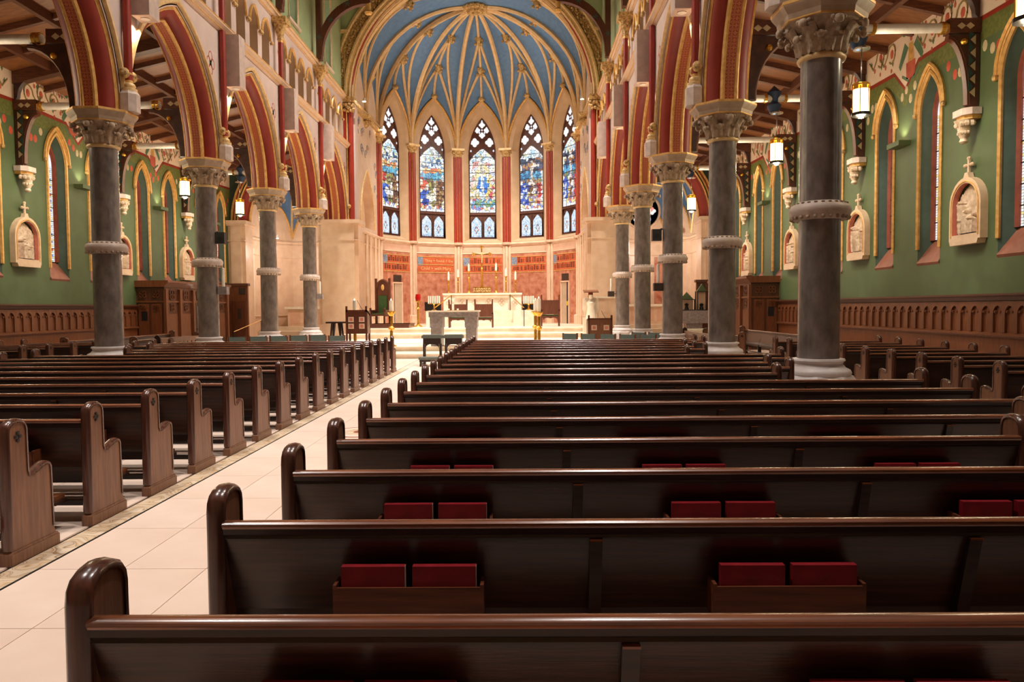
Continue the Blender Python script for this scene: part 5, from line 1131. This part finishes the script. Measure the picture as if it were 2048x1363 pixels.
# free-standing altar
Y = 26.6; p0, p1 = atY(860, 622, Y), atY(957, 622, Y); c = (p0.x+p1.x)/2; w = (p1.x-p0.x)/2; zt = p0.z-.3
t = thing('altar_table', 'grey stone altar table with a white top at the head of the steps', 'altar', (c, Y, .3))
MB().box(-w-.04, w+.04, -.46, .64, zt-.03, zt+.02).build('top_slab', 'marble_white', t); MB().box(-w, w, -.42, .6, zt-.21, zt-.03).build('fascia', 'marble_grey', t)
for q in (-1, 1):
    x0, x1 = sorted((q*w*.96, q*w*.46)); MB().box(x0, x1, -.4, .58, zt-.58, zt-.21).build('bracket', 'marble_grey', t); MB().box(x0+.03, x1-.03, -.36, .54, 0, zt-.58).build('leg', 'marble_grey', t)
for x, hh, r, nm in ((905.5, .22, .04, 'tall white altar candle standing on the grey altar table'), (897, .05, .035, 'small low candle left of the tall altar candle'), (915, .05, .035, 'small low candle right of the tall altar candle')):
    cc = thing('altar_candle', nm, 'candle', (atY(x, 620, Y).x, Y+.1, p0.z+.022)); MB().lathe([(0, 0), (r, 0), (r, hh), (r*.7, hh+.01), (0, hh+.005)], 12).build('wax', 'wax', cc); MB().lathe([(0, -.002), (r+.02, -.002), (r+.02, .012), (r, .014)], 12).build('dish', 'gold_metal', cc)
# chairs behind the altar
def sedile(x0, x1, yb, ytop, z, lab, Y=None):
    Y = Y or atZ((x0+x1)/2, yb, z).y; c = atY((x0+x1)/2, yb, Y).x; w = wid(x0, x1, Y)/2; H = atY((x0+x1)/2, ytop, Y).z-z
    t = thing('presider_chair', lab, 'chair', (c, Y, z)); k = H/1.4
    for q in (-1, 1): MB().prism([(-w*q-.0, 0), (-w*q+q*.07, 0), (-w*q+q*.085, H*.72), (-w*q+q*.06, H), (-w*q, H)], 'y', .0, .07).build('back_post', 'oak_red', t); MB().box(*sorted((q*w, q*(w-.07))), .48, .55, 0, H*.5).build('leg', 'oak_red', t); MB().box(*sorted((q*w, q*(w-.06))), 0, .55, H*.48, H*.53).build('arm', 'oak_red', t)
    MB().box(-w+.06, w-.06, .01, .05, H*.38, H*.83).build('back_panel', 'oak_red', t); MB().box(-w+.04, w-.04, .02, .55, H*.27, H*.33).build('seat', 'oak_red', t); MB().box(-w+.08, w-.08, .04, .52, H*.33, H*.37).build('cushion', 'velvet', t)
    A = arch(0, w-.1, H*.14, H*.24, 6); mb = MB()
    for a, b in zip(A, A[1:]): mb.box(a[0], b[0], .0, .04, (a[1]+b[1])/2, H*.28)
    mb.build('apron', 'oak_red', t); return t
sedile(897, 935.5, 655, 598.5, ZC, 'wooden presider chair behind the altar table, left of the pair'); sedile(949, 986.5, 655, 598, ZC, 'wooden presider chair behind the altar table, right of the pair'); sedile(1082, 1120, 652, 589, ZC, 'wooden chair with high posts beside the right sacristy doorway')
# high altar on its podium
YP = 37.6; pl_, pr_ = atY(852, 640, YP), atY(1067.6, 640, YP); zp = atY(960, 621, YP).z; cxp = (pl_.x+pr_.x)/2; wp = (pr_.x-pl_.x)/2
t = thing('altar_podium', 'cream marble stepped podium under the high altar', 'podium', (cxp, YP, ZC)); hp = zp-ZC
for q in (-1, 1): MB().box(*sorted((q*wp, q*wp*.62)), 0, 7.6, 0, hp).build('side_block', 'marble_white', t)
ns = 4
for k in range(ns): MB().box(-wp*.62, wp*.62, k*.36, 7.6, hp*k/ns, hp*(k+1)/ns).build('step', 'step_stone', t)
YH = 42.6; a0, a1 = atY(885.5, 586, YH), atY(1042.7, 586, YH); zb = zp; zt = a0.z; c = (a0.x+a1.x)/2; w = (a1.x-a0.x)/2; H = zt-zb
t = thing('high_altar', 'long pale marble high altar carrying six candlesticks and a crucifix', 'altar', (c, YH, zb))
MB().box(-w, w, .35, 1.6, 0, H-.1).build('retable', 'marble_white', t); MB().box(-w-.04, w+.04, .28, 1.65, H-.1, H).build('gradine_top', 'marble_white', t); MB().box(-w*.66, w*.66, -.3, .36, 0, H*.72).build('altar_front', 'marble_white', t); MB().box(-w*.68, w*.68, -.4, .4, H*.72, H*.82).build('mensa', 'marble_cream', t)
for x in (-.84, -.5, -.17, .17, .5, .84):
    y = -.31 if abs(x) < .6 else .34; mb = MB()
    for b in range(4): tt = b*pi/2; mb.tube([(x*w+.1*cos(tt)+.09*cos(u), y, H*.45+.1*sin(tt)+.09*sin(u)) for u in [kk*pi/4 for kk in range(9)]], .012, 4)
    mb.build('carved_emblem', 'marble_pink', t)
def candlestick(x, Y, z0, ztip, zhold, r, lab, red=False, big=False):
    t = thing('candlestick', lab, 'candlestick', (x, Y, z0), 0, 'gilt candlesticks of the sanctuary'); h = zhold-z0
    pf = [(0, 0), (r*3.2, 0), (r*3.2, h*.025), (r*1.6, h*.06), (r, h*.1), (r, h*.45), (r*2.1, h*.5), (r*2.2, h*.53), (r, h*.58), (r*.9, h*.86), (r*2.0, h*.92), (r*2.6, h*.97), (r*2.6, h), (0, h)] if big else [(0, 0), (r*3.4, 0), (r*3, h*.03), (r*1.4, h*.07), (r*.9, h*.12), (r*.9, h*.66), (r*1.7, h*.7), (r*.9, h*.75), (r*.9, h*.93), (r*2.1, h*.98), (r*2.1, h), (0, h)]
    MB().lathe(pf, 14).build('stem', 'gold_metal', t)
    if red: MB().lathe([(0, h), (r*1.8, h), (r*2.2, h+(ztip-zhold)*.5), (r*1.7, ztip-z0), (0, ztip-z0)], 12).build('red_glass', 'red_glass', t)
    else: MB().lathe([(0, h), (r*1.3, h), (r*1.25, ztip-z0-.05), (0, ztip-z0-.05)], 12).build('candle', 'wax', t); MB().lathe([(0, ztip-z0-.05), (r*.4, ztip-z0-.02), (0, ztip-z0+.03)], 8).build('flame', 'flame', t)
for k, (x, yt, yh) in enumerate(((897, 543.5, 560), (916, 539, 554), (937.5, 528, 542), (992, 526, 541), (1012, 537, 552), (1030.8, 542.5, 559))):
    Y = YH+.9; p = atY(x, yt, Y); candlestick(p.x, Y, zt, p.z, atY(x, yh, Y).z, .045, 'tall gilt candlestick on the high altar, %s from the left' % ORD[k])
Y = YH+.75; cb = thing('altar_crucifix', 'gilt crucifix on an ornate base at the centre of the high altar', 'crucifix', (atY(964, 560, Y).x, Y, zt)); hh = atY(964, 493, Y).z-zt; ha = atY(964, 508, Y).z-zt
mb = MB(); mb.box(-.5, .5, -.25, .25, 0, .34); MB().box(-.52, .52, -.27, .27, 0, .05).box(-.52, .52, -.27, .27, .3, .35).build('base', 'gold_metal', cb)
for z in (.11, .24):
    for q in range(7): mb.ball((-.42+.14*q, -.25, z), .065, 6, 4)
mb.build('base_arcade', 'foliage_gold', cb); MB().lathe([(.09, .34), (.07, .5), (.05, hh*.5), (.09, hh*.53), (.05, hh*.56), (.05, hh*.62)], 10).build('stem', 'gold_metal', cb)
mb = MB().box(-.035, .035, -.03, .03, hh*.6, hh-.05).box(-.46, .46, -.03, .03, ha-.035, ha+.035)
for x, z in ((-.48, ha), (.48, ha), (0, hh-.02)):
    for q in range(3): mb.ball((x+.06*cos(q*2.1), 0, z+.06*sin(q*2.1)), .06, 6, 4)
mb.build('cross', 'gold_metal', cb); MB().tube([(0, -.06, ha-.5), (.02, -.07, ha-.2), (0, -.07, ha+.02), (0, -.07, ha+.1)], [.03, .055, .06, .045], 8).tube([(-.34, -.05, ha+.05), (0, -.07, ha), (.34, -.05, ha+.05)], [.02, .035, .02], 6).build('corpus', 'gold_pale', cb)
for q, (xa, xb) in enumerate(((857, 879), (1047.5, 1067))):
    Y = YH+.2; c0 = atY((xa+xb)/2, 600, Y); W2 = wid(xa, xb, Y)/2; z6, z7 = atY(c0.x and xa, 606.5, Y).z, atY(xa, 592, Y).z; t = thing('candelabrum', 'seven-branched gilt candelabrum on the podium, %s of the high altar' % ('left', 'right')[q], 'candelabrum', (c0.x, Y, zp))
    MB().lathe([(0, 0), (.2, 0), (.16, .04), (.05, .08), (.04, z6-zp-.1), (.07, z6-zp-.06), (.03, z6-zp)], 10).box(-W2-.03, W2+.03, -.03, .03, z6-zp-.05, z6-zp).build('stand', 'gold_metal', t)
    for k in range(7): MB().lathe([(0, z6-zp), (.035, z6-zp), (.032, z7-zp), (0, z7-zp+.02)], 8, (-W2+2*W2*k/6, 0, 0)).build('candle', 'wax', t)
    MB().box(-.35 if q else -.6, .6 if q else .35, .5, .56, 0, .5).build('back_grille', 'iron', t)
for k, (x, yt, yh, yb, z, nm) in enumerate(((709, 598, 620, 680, .3, 'left, taller candle by the lectern'), (782, 598, 622, 683, .3, 'left, beside the aisle'), (1070.5, 597, 622, 690, .3, 'right, paler of two'), (1077.5, 594, 623, 690, .3, 'right, ornate of two'))):
    Y = 26.4 if k != 0 else 25.6; Y = Y if k != 2 else 27.6; p = atY(x, yt, Y); candlestick(p.x, Y, .3 if Y >= 26 else .15, p.z, atY(x, yh, Y).z, .055, 'large gilt standing candlestick, '+nm, big=True)
Y = 38.6; p = atY(836, 588, Y); candlestick(p.x, Y, ZC, p.z, atY(836, 601, Y).z, .07, 'slim gilt sanctuary lamp stand with a red glass', red=True)
# handrails
for q, (xa, ya, xb, yb, xp) in enumerate(((868, 616, 903, 590, 907), (1020, 589, 1048, 615, 1014))):
    t = thing('handrail', 'thin brass handrail up the podium steps on the %s' % ('left', 'right')[q], 'handrail', (0, 0, 0)); a, b = atY(xa, ya, YP+.5 if q == 0 else YP+1.7), atY(xb, yb, YP+1.7 if q == 0 else YP-.15)
    lo, hi = (a, b) if a.z < b.z else (b, a); MB().tube([lo, hi], .025, 6).build('rail', 'gold_metal', t); MB().tube([lo, (lo.x, lo.y, ZC if q else zp)], .022, 6).build('post', 'iron', t); MB().tube([hi, (hi.x, hi.y, zp)], .022, 6).build('post', 'iron', t)
# cathedra on its dais
YD = 36.2; a, b = atY(736, 654, YD), atY(818, 654, YD); t = thing('dais', 'low brown wooden dais under the high-backed throne', 'dais', ((a.x+b.x)/2, YD, ZC)); w = (b.x-a.x)/2
MB().box(-w, w, 0, 1.9, 0, .2).box(-w-.03, w+.03, -.03, 1.9, .16, .2).build('platform', 'oak_red', t)
Y = YD+.9; a, b, tp_ = atY(744, 640, Y), atY(777, 640, Y), atY(760, 556, Y); z0 = ZC+.2; c = (a.x+b.x)/2; w = (b.x-a.x)/2; H = tp_.z-z0
t = thing('throne', 'tall arched-back wooden throne with a green back panel on the dais', 'throne', (c, Y, z0), -.25)
for q in (-1, 1): MB().box(*sorted((q*w, q*(w-.09))), .3, .42, 0, H).build('back_post', 'oak_red', t); MB().box(*sorted((q*w, q*(w-.08))), -.35, -.27, 0, .78).build('arm_post', 'oak_red', t); MB().box(*sorted((q*w, q*(w-.08))), -.35, .35, .6, .68).box(*sorted((q*w, q*(w-.05))), -.3, .35, .36, .6).build('arm', 'oak_red', t)
A = outline(0, w-.05, .4, H-.45, H-.02, 7); mb = MB(); mb.prism(A, 'y', .36, .41); mb.build('back_panel', 'oak_red', t); MB().tube([(u, .35, v) for u, v in arch(0, w-.08, H-.45, H-.06, 7)], .04, 5).build('arch_moulding', 'oak', t)
MB().box(-w*.55, w*.55, .31, .37, .5, H*.62).build('back_cushion', 'velvet', t); MB().box(-w+.06, w-.06, -.34, .34, .38, .46).build('seat', 'oak_red', t); MB().box(-w+.1, w-.1, -.3, .32, .46, .52).build('seat_cushion', 'velvet', t); MB().ball((0, .33, H*.8), .13, 8, 5, (.7, .3, 1.2)).build('gilt_emblem', 'gold', t)
# lecterns
def lectern(x0, x1, yb, ytop, z, Y, lab, open_):
    a, b = atY(x0, yb, Y), atY(x1, yb, Y); w = (b.x-a.x)/2; H = atY(x0, ytop, Y).z-z; t = thing('lectern', lab, 'lectern', ((a.x+b.x)/2, Y, z)); zl = H*.42 if open_ else .03
    MB().box(-w, w, 0, .5, zl, H*.9).build('desk', 'oak_red' if open_ else 'pew_z', t)
    for q in (-1, 1):
        for y in (0, .46): MB().box(*sorted((q*w, q*(w-.06))), y-.02, y+.04, 0, H if y == 0 else H*.84).build('post', 'oak_red', t)
        for zz in (.72, .58) if open_ else (.66, .4): MB().box(q*w*.5-.09, q*w*.5+.09, -.02, 0, H*zz-.085, H*zz+.085).build('pale_square', 'cream_wall', t); MB().box(q*w*.5-.05, q*w*.5+.05, -.03, -.02, H*zz-.05, H*zz+.05).build('square_rosette', 'pink_in', t)
    mb = MB(); mb.prism([(-.02, H*.88), (.52, H*.78), (.52, H*.82), (-.02, H*.92)], 'x', -w, w); mb.build('sloped_top', 'oak_red', t)
    if open_: MB().box(-w, w, .0, .04, H*.16, H*.2).build('stretcher', 'oak_red', t)
    MB().tube([(w*.6, .3, H*.86), (w*.3, .1, H*1.0), (w*.1, 0, H*1.12)], .008, 5).build('microphone', 'iron', t)
lectern(692, 735, 676, 612, .15, 24.75, 'open-legged wooden lectern with pale squares left of the sanctuary', True); lectern(1176, 1225, 675, 630, .15, 24.9, 'solid dark wooden lectern with four pale squares right of the sanctuary', False)
Y = 24.9; a, b = atY(655, 643, Y), atY(692, 643, Y); w = (b.x-a.x)/2; H = a.z-.15; t = thing('side_table', 'small dark table on four splayed legs left of the lectern', 'table', ((a.x+b.x)/2, Y, .15)); MB().box(-w, w, -.25, .25, H-.05, H).build('top', 'pew_dark', t)
for q in (-1, 1):
    for y in (-.2, .2): MB().tube([(q*w*.72, y, 0), (q*w*.38, y*.8, H-.05)], [.025, .05], 4).build('leg', 'pew_dark', t)
# marble ambo with standing figure
Y = 33.6; a, b = atY(1168, 640, Y), atY(1196, 640, Y); w = (b.x-a.x)/2; z0 = .5; H = atY(1180, 579, Y).z-z0; t = thing('ambo', 'white marble ambo with a robed standing figure and a wooden reading board', 'pulpit', ((a.x+b.x)/2, Y, z0))
MB().box(-w, w, .1, .7, 0, H*.35).box(-w*.8, w*.8, .2, .6, H*.35, H*.82).build('pedestal', 'marble_white', t); MB().lathe([(.0, H*.3), (.24, H*.31), (.2, H*.45), (.15, H*.6), (.2, H*.7), (.1, H*.76), (.06, H*.78), (.1, H*.82), (.09, H*.88), (0, H*.9)], 12, (0, .02, 0)).build('figure', 'marble_white', t)
for q in (-1, 1): MB().prism([(q*.12, H*.72), (q*.34, H*.8), (q*.38, H*.55), (q*.2, H*.35)], 'y', .12, .18).build('wing', 'marble_white', t)
mb = MB(); mb.prism([(-.25, H*.93), (.3, H*.98), (.3, H*1.0), (-.25, H*.95)], 'x', -w*1.05, w*1.05); mb.build('reading_board', 'oak', t); MB().box(-.1, .1, .1, .3, H*.82, H*.95).build('bracket', 'brick_red', t)
Y = 34.2; a, b = atY(1194, 596, Y), atY(1232, 596, Y); t = thing('marble_parapet', 'plain cream marble parapet slab behind the ambo', 'parapet', ((a.x+b.x)/2, Y, .5)); w = (b.x-a.x)/2; MB().box(-w, w, 0, .25, 0, a.z-.5).build('slab', 'marble_cream', t); MB().box(-w-.03, w+.03, -.05, .3, a.z-.5, a.z-.42).build('coping', 'marble_white', t)
# speakers and candle sconces on the columns
def sconce(s, i, px, lab, spk=None):
    x, y = s*CX, yi(i); c = atY(px[0], px[1], y); t = thing('candle_sconce', lab, 'sconce', (c.x, y, c.z)); d = s*(CX)-c.x; d -= .27*(1 if d > 0 else -1)
    MB().tube([(0, 0, 0), (d, 0, 0)], .015, 5).build('arm', 'iron', t); MB().box(-.13, .13, -.1, .1, -.12, .1).build('box', 'marble_grey' if s < 0 else 'dark_panel', t); MB().lathe([(0, .1), (.045, .1), (.04, .62), (0, .64)], 10).build('candle', 'wax', t)
    if spk:
        c = atY(spk[0], spk[1], y); t = thing('loudspeaker', 'small black loudspeaker clamped to the column above the sconce, %s row' % SIDE[s], 'loudspeaker', (c.x, y, c.z)); d = s*CX-c.x; d -= .29*(1 if d > 0 else -1)
        MB().box(-.13, .13, -.1, .12, -.16, .16).build('cabinet', 'black', t); MB().tube([(0, 0, .1), (d, 0, .18)], .03, 5).build('bracket', 'black', t); MB().lathe([(0, 0), (.07, .01)], 12).build('grille', 'iron', t).rotation_euler = (pi/2, 0, 0); t.children[-1].location = (0, -.105, -.03)
sconce(-1, 3-1, (447, 580), 'candle sconce on the second column of the left row', (442, 476)) if 0 else None
sconce(-1, 2, (447, 580), 'candle sconce on the second column of the left row', (442, 476)); sconce(-1, 4, (640, 592), 'candle sconce on the fourth column of the left row'); sconce(1, 2, (1316, 573), 'candle sconce on the third column of the right row', (1313, 470)); sconce(1, 4, (1222, 587), 'candle sconce on the fifth column of the right row')
# ------------------------------------------------------------------ unseen shell added around the church to keep daylight out
sh = MB().box(-XW-1.2, XW+1.2, 48.5, 48.7, 0, 19).box(-XW-1.2, -XW-1.0, -4.2, 48.6, 0, 19).box(XW+1.0, XW+1.2, -4.2, 48.6, 0, 19).box(-XW-1.2, XW+1.2, -4.3, 48.7, 19, 19.2)
struct('wall_outer', sh, 'cream_wall', 'plain unseen shell added around the church to block daylight', 'wall')
t = thing('handrail', 'brass handrail at the steps towards the left chapel', 'handrail', (0, 0, 0)); a, b = atY(468, 663, 30.0), atY(522, 640, 31.2)
MB().tube([a, b], .014, 6).build('rail', 'gold', t)
for p in (a, b): MB().tube([p, (p.x, p.y, 0)], .012, 6).build('post', 'iron', t)
t = thing('marble_block', 'low white marble block behind the third right column', 'plinth', (atY(1398, 650, 27.4).x, 27.4, 0)); MB().box(-.5, .3, 0, .6, 0, .72).build('block', 'marble_white', t); MB().box(-.52, .32, -.02, .62, .72, .8).build('top', 'marble_white', t)
